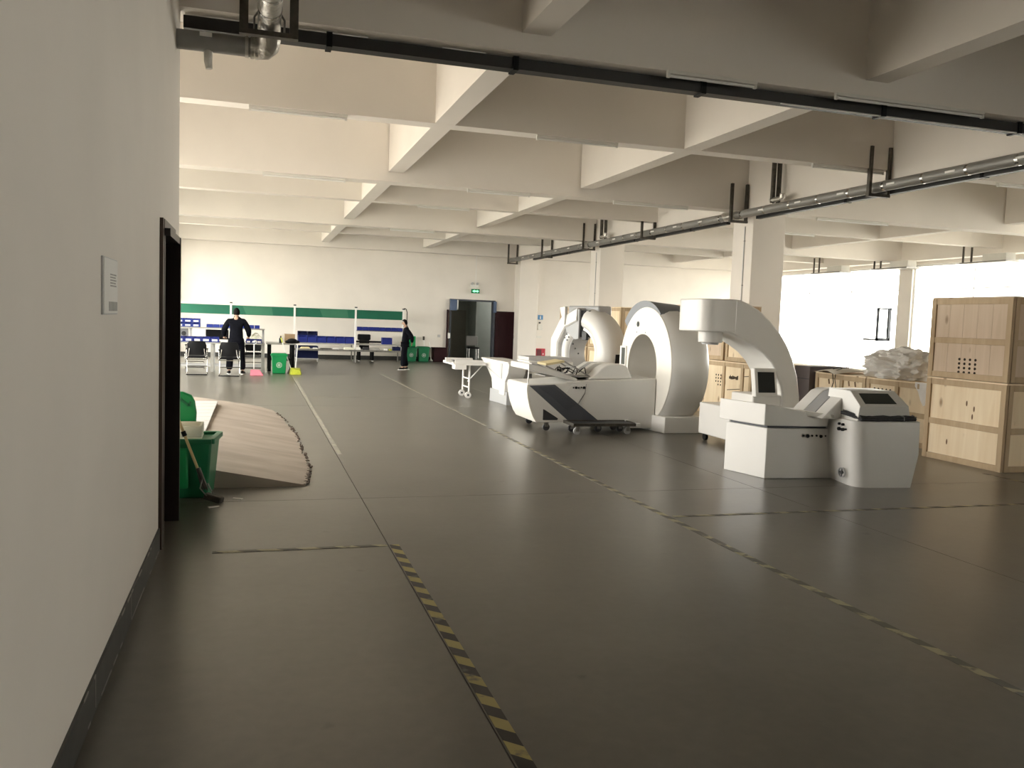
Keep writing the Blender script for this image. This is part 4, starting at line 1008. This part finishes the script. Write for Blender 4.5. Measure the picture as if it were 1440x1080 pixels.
for z, nm in tiers:
    for i in range(4):
        bluebin(-2.06+.20*i, 23.92, z, .19, .26, .11, '%s blue bin of the left shelf stack, %s' % (nm, ('farthest left', 'second from left', 'third from left', 'at its right end')[i]), 'stacked blue bins on the shelf', 'blue_light')
for i in range(6):
    bluebin(-1.13+.165*i, 23.92, 1.162, .155, .2, .085, 'low blue tray on the shelf above the monitor, %s' % ('first from the left', 'second from the left', 'third', 'fourth, left of the man', 'fifth, hidden by the man', 'last, hidden by the man')[i], 'low blue trays on the shelf', 'blue_light', None)
for i in range(2): bluebin(-.07+.14*i, 23.92, 1.162, .13, .2, .09, 'low blue tray on the shelf right of the man, %s one' % ('left' if i == 0 else 'right'), 'low blue trays on the shelf', 'blue_light', None)
for i in range(6):
    bluebin(-2.06+.215*i, 23.75, .777, .205, .26, .14, 'blue bin with white card on the worktop, %s' % ('leftmost at the wall corner', 'second from left', 'third from left', 'fourth from left', 'fifth from left', 'right end beside the man')[i], 'blue bins on the worktop', 'blue')
for i in range(3): bluebin(-.14+.135*i, 23.72, .777, .128, .2, .11, 'small blue bin on the worktop right of the man, %s' % ('left one', 'middle one', 'right one')[i], 'small blue bins right of the man', 'blue')
mn = thing('monitor', 'black flat monitor standing on the workbench behind the man', 'monitor', (-.95, 24.1, .777))
finish('panel', B(-1.24, 24.1, .84, -.66, 24.14, 1.10), 'black', mn, bevel=.006)
finish('stand', MB().box(-1.0, 24.1, .79, -.9, 24.14, .86).box(-1.08, 24.05, .777, -.82, 24.2, .79), 'black', mn)
sp = thing('speaker_box', 'small grey speaker box on the workbench at the left', 'speaker', (-1.78, 24.1, .777))
finish('cabinet', B(-1.88, 24.05, .777, -1.68, 24.25, 1.11), 'grey_plastic', sp, bevel=.01)
finish('cone', MB().cyl((-1.78, 24.055, .98), (-1.78, 24.04, .98), .06, n=14), 'charcoal', sp)
m = MB().box(-.85, 23.66, .777, -.55, 23.9, .80).box(-.83, 23.67, .80, -.58, 23.88, .812)
tag(finish('paper_stack', m, 'paper'), 'flat stack of white papers on the worktop left of the man', 'paper')
m = MB(); random.seed(31)
for q in range(8):
    r = .06+random.random()*.05; c0 = Vector((.05+random.uniform(-.08, .08), 24.1+random.uniform(-.05, .05), .86+random.uniform(0, .12)))
    m.tube([c0+Vector((r*math.cos(t)*.9, .04*math.sin(2*t), r*math.sin(t)*.75)) for t in [2*PI*i/12 for i in range(12)]], .009, 6, closed=True)
tag(finish('wire_coils', m, 'foam'), 'pale coils of wire on the worktop at the right end of the workbench', 'wire')
def make_visitor(loc, rz, label, group='black sled chairs at the workbench'):
    t = thing('visitor_chair', label, 'chair', (0, 0, 0), group)
    finish('seat', B(-.23, -.22, .42, .23, .24, .47), 'black', t, bevel=.02)
    m = MB(); v = []
    for i in range(7):
        u = -1+2*i/6
        for z, w2, yy in ((.50, .20, -.235), (.60, .225, -.25), (.74, .225, -.262), (.83, .19, -.272), (.845, .17, -.272)):
            for d in (0, -.035): v.append((u*w2, yy+d+.03*u*u, z))
    fs = []
    for i in range(6):
        for k in range(4):
            a = i*10+2*k
            fs += [(a, a+2, a+12, a+10), (a+1, a+11, a+13, a+3)]
        a = i*10; fs += [(a, a+10, a+11, a+1), (a+8, a+9, a+19, a+18)]
    for k in range(4): fs += [(2*k, 2*k+1, 2*k+3, 2*k+2), (60+2*k, 60+2*k+2, 60+2*k+3, 60+2*k+1)]
    finish('backrest', m.add(v, fs, True), 'black', t)
    for s in (-1, 1):
        x = s*.24
        fr = finish('side_frame', MB().tube([(s*.17, -.285, .66), (x*.8, -.27, .48), (x, -.23, .40), (x, .24, .40), (x, .25, .36), (x, .20, .05), (x, .16, .016), (x, -.30, .016)], .0125, 8), 'chrome', t)
        finish('armrest', B(x-.02, -.18, .63, x+.02, .12, .655), 'black', t, bevel=.008)
        finish('arm_post', MB().cyl((x, .05, .40), (x, .05, .63), .011, n=8).cyl((x, -.16, .40), (x, -.16, .63), .011, n=8), 'chrome', t)
    finish('floor_bar', MB().tube([(-.24, -.30, .016), (.24, -.30, .016)], .0125, 8), 'black', t)
    for q in ((.17, .20), (-.2, .39)): finish('cross_bar', MB().cyl((-.24, *q), (.24, *q), .011, n=8), 'chrome', t)
    t.location = loc; t.rotation_euler = (0, 0, rz)
    return t
v0 = make_visitor((-1.36, 22.62, 0), 0.03, 'black sled chair facing the workbench, left one next to the wall corner')
dup(v0, (-.58, 22.28, 0), -.02, 'black sled chair facing the workbench directly behind the man in black')
dup(v0, (-1.55, 24.95, 0), PI, 'black sled chair on the far side of the workbench, at the left')
dup(v0, (-.02, 25.0, 0), PI, 'black sled chair on the far side of the workbench, under its right end')

# side table with black legs
t2 = thing('side_table', 'narrow table with thick black legs right of the workbench', 'table', (.72, 24.6, 0))
finish('table_top', B(.31, 24.1, .74, 1.1, 25.4, .775), 'cast', t2, bevel=.004)
for x in (.36, .98):
    for y in (24.2, 25.3): finish('leg', B(x, y, 0, x+.09, y+.09, .74), 'black', t2)
finish('cross_brace', B(.45, 24.22, .30, .98, 24.27, .37), 'black', t2)
cb2 = thing('cardboard_box', 'brown cardboard box on the narrow table with black legs', 'box', (.95, 24.5, .777))
finish('carton', B(.80, 24.3, .777, 1.08, 24.7, 1.03), 'card', cb2, bevel=.004)
finish('pale_side', B(.796, 24.3, .78, .802, 24.7, 1.02), 'card_pale', cb2)
finish('flap', B(.74, 24.32, .80, .795, 24.34, 1.02), 'card_pale', cb2)
bg_ = tag(finish('black_bag', MB().ball((1.0, 24.2, .849), .14, 14, 8, (1.0, .6, .5)).ball((.9, 24.18, .824), .10, 12, 8, (.9, .5, .45)).ball((1.12, 24.22, .824), .09, 12, 8, (1.0, .5, .5)), 'black'), 'lumpy black bag on the narrow table before the cardboard box', 'bag')
bo = thing('spray_bottle', 'black bottle standing on the narrow table left of the cardboard box', 'bottle', (.70, 24.35, .777))
finish('bottle_body', MB().lathe([(.0, 0), (.04, 0), (.045, .02), (.045, .12), (.02, .16), (.018, .19), (0, .19)], (.70, 24.35, .777), 'z', 14), 'black', bo)
finish('cap', MB().cyl((.70, 24.35, .967), (.70, 24.35, .99), .02, n=12), 'wood_pole', bo)

# cleaning things on the floor
def handled(name, label, cat, pole, polem, headf): 
    t = thing(name, label, cat, (pole[0][0], pole[0][1], 0))
    finish('handle', MB().cyl(pole[0], pole[1], .013, n=8), polem, t); headf(t); return t
def pink(t):
    finish('pan', MB().hull8([(-.09, 22.5, .0), (.24, 22.5, .0), (.24, 22.72, .0), (-.09, 22.72, .0)], [(-.08, 22.54, .14), (.14, 22.54, .14), (.14, 22.72, .14), (-.08, 22.72, .14)]), 'pink', t, bevel=.01)
    finish('hook', MB().tube([(.02+.04*math.sin(a), 22.7, .80+.04*(1-math.cos(a))) for a in [PI*2*i/10 for i in range(9)]], .01, 6), 'tube', t)
handled('dustpan', 'pink long handled dustpan standing right of the man in black', 'dustpan', ((0, 22.68, .16), (.0, 22.7, .80)), 'tube', pink)
def lime(t): finish('pan', MB().hull8([(.92, 23.0, .0), (1.20, 23.0, .0), (1.22, 23.25, .0), (.90, 23.25, .0)], [(.95, 23.05, .16), (1.17, 23.05, .12), (1.18, 23.25, .17), (.93, 23.25, .17)]), 'lime', t, bevel=.012)
handled('dustpan', 'lime yellow long handled dustpan beside the small green bin', 'dustpan', ((1.06, 23.2, .15), (1.10, 23.25, .78)), 'tube', lime)
def bro(t):
    finish('bristles', MB().hull8([(.84, 23.35, 0), (1.02, 23.35, 0), (1.02, 23.43, 0), (.84, 23.43, 0)], [(.90, 23.36, .13), (1.0, 23.36, .13), (1.0, 23.42, .13), (.90, 23.42, .13)]), 'steel_dark', t)
    finish('yellow_grip', MB().cyl((.735, 23.97, .80), (.70, 24.06, .93), .017, n=8), 'lime', t)
handled('broom', 'white handled broom leaning on the narrow table behind the green bin', 'broom', ((.95, 23.39, .12), (.735, 23.97, .80)), 'tube', bro)
def ring_mark(m, c, r, n=20):
    m.tube([(c[0]+r*math.cos(a), c[1], c[2]+r*math.sin(a)) for a in [2*PI*i/n for i in range(n)]], .006, 5, closed=True)
    for k in range(3):
        a = PI/2+k*2*PI/3
        m.bar((c[0]+.45*r*math.cos(a), c[1], c[2]+.45*r*math.sin(a)), (c[0]+.45*r*math.cos(a+1.6), c[1], c[2]+.45*r*math.sin(a+1.6)), .008, .018)
    return m
def green_bin(x, y, w_, d_, h, label, lid_open=False, mm='green_dark'):
    t = thing('wheelie_bin', label, 'bin', (x, y, 0), 'green bins in the far work area')
    def rq(k, z): return [(x-w_/2*k, y-d_/2*k, z), (x+w_/2*k, y-d_/2*k, z), (x+w_/2*k, y+d_/2*k, z), (x-w_/2*k, y+d_/2*k, z)]
    finish('body', MB().hull8(rq(.82, 0), rq(1, h)), mm, t, bevel=.02)
    finish('rim', MB().hull8(rq(1.1, h-.03), rq(1.1, h)), mm, t, bevel=.006)
    if lid_open: finish('lid', B(x-w_*.52, y+d_*.52, h, x+w_*.52, y+d_*.58, h+.40), 'green', t, bevel=.02)
    else: finish('lid', MB().hull8(rq(1.08, h), rq(.9, h+.04)), mm, t, bevel=.01)
    finish('emblem', ring_mark(MB(), (x, y-d_/2*.91-.004, h*.46), .065), 'paper', t)
    return t
green_bin(.64, 23.45, .40, .34, .50, 'small green bin with a white recycling mark right of the workbench', mm='green')
green_bin(5.50, 31.0, .42, .40, .52, 'green bin with its lid standing open behind the walking man', True)
green_bin(5.97, 31.02, .42, .40, .52, 'closed green bin between the open bin and the dark red box')
rb = thing('storage_box', 'dark red box on the floor left of the back door', 'box', (6.6, 31.15, 0))
finish('box', B(6.36, 30.95, 0, 6.86, 31.4, .50), 'dark_red', rb, bevel=.015)
finish('lid', B(6.345, 30.935, .50, 6.875, 31.415, .53), 'dark_red', rb, bevel=.006)
def mh(t): finish('mop_head', MB().ball((6.265, 30.95, .045), .068, 10, 6, (1.0, 1, .6)), 'cast', t)
handled('mop', 'white handled mop standing between the back green bin and the dark red box', 'mop', ((6.265, 30.95, .06), (6.255, 31.3, .72)), 'tube', mh)
def bh(t): finish('bristles', MB().box(6.02, 31.40, .78, 6.09, 31.44, .92), 'steel_dark', t)
handled('broom', 'upturned broom leaning on the back wall above the closed green bin', 'broom', ((6.14, 31.38, .0), (6.06, 31.42, .82)), 'tube', bh)
sw = tag(finish('light_switch', MB().box(6.60, 31.488, .90, 6.70, 31.5, 1.0).box(6.63, 31.48, .93, 6.67, 31.488, .97), 'mid_grey'), 'small grey switch on the back wall left of the back door', 'switch')

# signs and boxes on the back wall
ex = thing('exit_sign', 'green lit exit sign with an arrow hanging above the back door', 'sign', (7.98, 31.3, 2.67))
finish('box', B(7.80, 31.28, 2.60, 8.12, 31.34, 2.76), 'exit_green', ex, bevel=.006)
m = MB().prism([(7.83, 2.68), (7.92, 2.735), (7.92, 2.705), (8.02, 2.705), (8.02, 2.735), (8.09, 2.68), (8.02, 2.625), (8.02, 2.655), (7.92, 2.655), (7.92, 2.625)], 'y', 31.274, 31.281)
finish('arrow', m, 'exit_glyph', ex)
finish('rod', MB().cyl((7.96, 31.31, 2.76), (7.96, 31.31, 4.0), .012, n=8), 'paper', ex)
em = thing('emergency_lamp', 'white twin emergency lamp box on the rod above the exit sign', 'lamp', (7.9, 31.35, 2.9))
finish('box', B(7.80, 31.40, 2.84, 8.10, 31.5, 2.92), 'paper', em, bevel=.01)
for x in (7.85, 8.05): finish('lamp_head', MB().cyl((x, 31.42, 2.96), (x, 31.36, 2.97), .045, n=14), 'mid_grey', em)
hb = thing('hydrant_box', 'red fire hydrant box on the back wall right of the far column', 'box', (10.62, 31.4, .36))
finish('case', B(10.50, 31.38, .15, 10.86, 31.5, .58), 'red', hb, bevel=.006)
finish('glass_door', B(10.515, 31.37, .20, 10.70, 31.382, .55), 'red_dark', hb)
finish('latch', B(10.75, 31.37, .34, 10.79, 31.382, .40), 'paper', hb)
si = thing('wall_sign', 'small blue square sign high on the back wall right of the far column', 'sign', (10.52, 31.49, 1.79))
finish('plate', B(10.54, 31.485, 1.70, 10.75, 31.5, 1.88), 'blue_sign', si, bevel=.003)
finish('symbol', MB().ball((10.645, 31.484, 1.83), .022, 8, 6, (1, .2, 1)).box(10.62, 31.481, 1.73, 10.67, 31.486, 1.805), 'paper', si)
pb = thing('breaker_box', 'white breaker box on the back wall below the small blue sign', 'box', (10.51, 31.46, 1.45))
finish('case', B(10.54, 31.44, 1.30, 10.73, 31.5, 1.52), 'off_white_paint', pb, bevel=.006)
finish('bell', MB().cyl((10.62, 31.5, 1.58), (10.62, 31.46, 1.58), .035, n=12), 'charcoal', pb)
so = tag(finish('wall_socket', MB().box(10.52, 31.485, .98, 10.72, 31.5, 1.07).box(10.55, 31.48, 1.0, 10.61, 31.486, 1.05), 'off_white_paint'), 'low white socket plate on the back wall above the red box', 'socket')

# ================================================================== PEOPLE
def skin(name, islands, m, parent, sub=2):
    """islands: list of (points, edges, radii, root index); grown into one smooth surface"""
    vs, es, rs, roots = [], [], [], []
    for pts, ed, rad, rt in islands:
        n = len(vs); vs += pts; es += [(a+n, b+n) for a, b in ed]; rs += rad; roots.append(n+rt)
    me = bpy.data.meshes.new(name); me.from_pydata(vs, es, []); me.update()
    o = bpy.data.objects.new(name, me); COL.objects.link(o); o.parent = parent
    sk = o.modifiers.new('skin', 'SKIN'); sk.use_smooth_shade = True; sk.branch_smoothing = .4
    for i, sv in enumerate(me.skin_vertices[0].data):
        r = rs[i]; sv.radius = r if isinstance(r, tuple) else (r, r)
        sv.use_root = i in roots
    o.modifiers.new('sub', 'SUBSURF').levels = sub
    o.modifiers['sub'].render_levels = sub
    me.materials.append(M[m])
    return o
def chain(pts, rad, root=0): return (pts, [(i, i+1) for i in range(len(pts)-1)], rad, root)
def person(label, loc, rz, sc, J):
    t = thing('person', label, 'person', (0, 0, 0))
    hip, chest, neck, head = J['hip'], J['chest'], J['neck'], J['head']
    mid = tuple((a+b)/2 for a, b in zip(hip, chest))
    def L(a, b, k): return tuple(p+(q-p)*k for p, q in zip(a, b))
    # continuous body: torso, neck, head with nose and ears, limbs and palms
    P_ = [hip, mid, chest, neck, L(neck, head, .5), head, (head[0], head[1], head[2]+.075)]
    R_ = [(.13, .10), (.125, .095), (.15, .10), .055, .055, (.072, .088), (.055, .068)]
    E_ = [(i, i+1) for i in range(6)]
    def addc(base, pts, rad):
        for p, r in zip(pts, rad): P_.append(p); R_.append(r); E_.append((base, len(P_)-1)); base = len(P_)-1
        return base
    fy = J.get('face', (0, 1))
    addc(5, [(head[0]+fy[0]*.105, head[1]+fy[1]*.105, head[2]-.005)], [.014])
    for s in (-1, 1): addc(5, [(head[0]-fy[1]*.083*s, head[1]+fy[0]*.083*s, head[2]+.0)], [.016])
    isl = []
    for s, k in ((-1, 'l'), (1, 'r')):
        sh, el, wr, ha = J['shoulder_'+k], J['elbow_'+k], J['wrist_'+k], J['palm_'+k]
        addc(2, [sh, el, wr, ha], [.062, .045, .030, (.034, .020)])
        d = (Vector(ha)-Vector(wr)).normalized(); side = Vector(J.get('side_'+k, (s, 0, 0))); side = (side-d*side.dot(d)).normalized(); cur = d.cross(side)*(-s)
        for f, (off, ln) in enumerate(((-.028, .062), (-.010, .072), (.010, .068), (.027, .052))):
            b = Vector(ha)+side*off*-s+d*.008
            isl.append(chain([tuple(b), tuple(b+d*ln*.5+cur*.006), tuple(b+d*ln*.8+cur*.022), tuple(b+d*ln*.95+cur*.040)], [.0095, .009, .0085, .007]))
        b = Vector(wr)+(Vector(ha)-Vector(wr))*.45
        isl.append(chain([tuple(b), tuple(b-side*s*.035+d*.02), tuple(b-side*s*.048+d*.05+cur*.008), tuple(b-side*s*.045+d*.075+cur*.016)], [.012, .011, .010, .008]))
        hp, kn, an, to = J['hipj_'+k], J['knee_'+k], J['ankle_'+k], J['toe_'+k]
        addc(0, [hp, kn, an, to], [.085, .055, .038, .035])
    skin('body', [(P_, E_, R_, 0)]+isl, 'skin', t)
    jp = [hip, mid, chest, (neck[0], neck[1], neck[2]-.01), L(neck, head, .30)]; jr = [(.185, .14), (.180, .135), (.205, .14), .090, .066]; je = [(0, 1), (1, 2), (2, 3), (3, 4)]
    for k in 'lr':
        sh, el, wr = J['shoulder_'+k], J['elbow_'+k], J['wrist_'+k]
        for p, r, b in ((sh, .098, 2), (L(sh, el, .55), .086, None), (el, .080, None), (L(el, wr, .92), .052, None)):
            jp.append(p); jr.append(r); je.append((len(jp)-2 if b is None else b, len(jp)-1))
    jp.append((hip[0], hip[1], hip[2]-.12)); jr.append((.19, .145)); je.append((0, len(jp)-1))
    skin('jacket', [(jp, je, jr, 0)], 'cloth_black', t)
    tp = [(hip[0], hip[1], hip[2]+.02)]; trd = [(.150, .115)]; te = []
    for k in 'lr':
        hp, kn, an = J['hipj_'+k], J['knee_'+k], J['ankle_'+k]; b = 0
        for p, r in ((hp, .122), (L(hp, kn, .5), .112), (kn, .095), (L(kn, an, .6), .092), (L(kn, an, .97), .094)):
            tp.append(p); trd.append(r); te.append((b, len(tp)-1)); b = len(tp)-1
    skin('trousers', [(tp, te, trd, 0)], 'cloth_black', t)
    for k in 'lr':
        an, to = Vector(J['ankle_'+k]), Vector(J['toe_'+k]); d = (to-an); d.z = 0; d.normalize()
        a = an - d*.06
        s_ = skin('shoe', [chain([(a.x, a.y, .055), (an.x, an.y, .062), ((an.x+to.x)/2, (an.y+to.y)/2, .052), (to.x, to.y, .042), (to.x+d.x*.04, to.y+d.y*.04, .038)], [(.040, .048), (.043, .054), (.044, .044), (.044, .034), (.030, .026)], 2)], 'black', t)
        m = MB(); q = Vector((-d.y, d.x, 0))
        pts = [a-d*.045-q*.032, a-d*.045+q*.032, an+q*.040+d*.05, to+q*.043, to+d*.065+q*.02, to+d*.065-q*.02, to-q*.043, an-q*.040+d*.05]
        m.prism([(p.x, p.y) for p in pts], 'z', .0, .022)
        finish('sole', m, 'shoe_sole', s_)
    # hair cap with a fade at the nape, eyes and mouth
    m = MB(); v = []; n = 16
    for j in range(8):
        for i in range(n):
            a = 2*PI*i/n; fwd = math.cos(a); e0 = .50 if fwd > .35 else (-.48 if fwd < -.35 else -.02)
            e_ = e0 + (PI/2-e0)*j/7.0
            x = .083*math.sin(a)*math.cos(e_); y = .102*fwd*math.cos(e_); z = .128*math.sin(e_)
            v.append((head[0]+fy[1]*x+fy[0]*y, head[1]-fy[0]*x+fy[1]*y, head[2]+.012+z))
    m.add(v, [(j*n+i, j*n+(i+1) % n, (j+1)*n+(i+1) % n, (j+1)*n+i) for j in range(7) for i in range(n)]+[tuple(range(7*n, 8*n))], True)
    h = finish('hair', m, 'hair', t, ang=80)
    so = h.modifiers.new('thick', 'SOLIDIFY'); so.thickness = .012
    m = MB()
    for s in (-1, 1): m.ball((head[0]+fy[0]*.083-fy[1]*.032*s, head[1]+fy[1]*.083+fy[0]*.032*s, head[2]+.022), .011, 8, 6)
    finish('eyes', m, 'black', t)
    finish('mouth', MB().ball((head[0]+fy[0]*.086, head[1]+fy[1]*.086, head[2]-.048), .020, 10, 6, (.4+.8*abs(fy[1]), .4+.8*abs(fy[0]), .28)), 'dark_red', t)
    t.location = loc; t.rotation_euler = (0, 0, rz); t.scale = (sc, sc, sc)
    return t
J1 = dict(hip=(0, -.02, .95), chest=(0, .05, 1.30), neck=(0, .085, 1.46), head=(0, .125, 1.585), face=(0, 1),
    shoulder_l=(-.19, .06, 1.38), elbow_l=(-.31, .05, 1.13), wrist_l=(-.30, .24, .96), palm_l=(-.285, .32, .925),
    shoulder_r=(.19, .06, 1.38), elbow_r=(.31, .06, 1.13), wrist_r=(.31, .25, .97), palm_r=(.30, .33, .935),
    hipj_l=(-.10, -.02, .88), knee_l=(-.145, .02, .50), ankle_l=(-.165, -.03, .09), toe_l=(-.19, .11, .045),
    hipj_r=(.10, -.02, .88), knee_r=(.135, .02, .50), ankle_r=(.165, -.03, .09), toe_r=(.20, .11, .045))
person('man in black seen from behind, leaning over the grey workbench', (-.44, 22.88, 0), 0.0, .985, J1)
J2 = dict(hip=(0, 0, .95), chest=(0, -.03, 1.30), neck=(0, -.01, 1.47), head=(0, .035, 1.59), face=(0, 1),
    shoulder_l=(-.185, -.045, 1.38), elbow_l=(-.255, -.22, 1.12), wrist_l=(-.10, -.23, .93), palm_l=(-.02, -.215, .885), side_l=(0, -.2, 1),
    shoulder_r=(.185, -.045, 1.38), elbow_r=(.255, -.20, 1.12), wrist_r=(.20, .02, .98), palm_r=(.18, .085, .95), side_r=(0, .2, 1),
    hipj_l=(-.09, 0, .88), knee_l=(-.10, .05, .50), ankle_l=(-.10, .06, .09), toe_l=(-.11, .16, .045),
    hipj_r=(.09, 0, .88), knee_r=(.10, .01, .50), ankle_r=(.10, -.07, .09), toe_r=(.11, .03, .045))
person('man in black walking left in profile past the assembly table', (4.42, 25.9, 0), PI/2-.12, .895, J2)
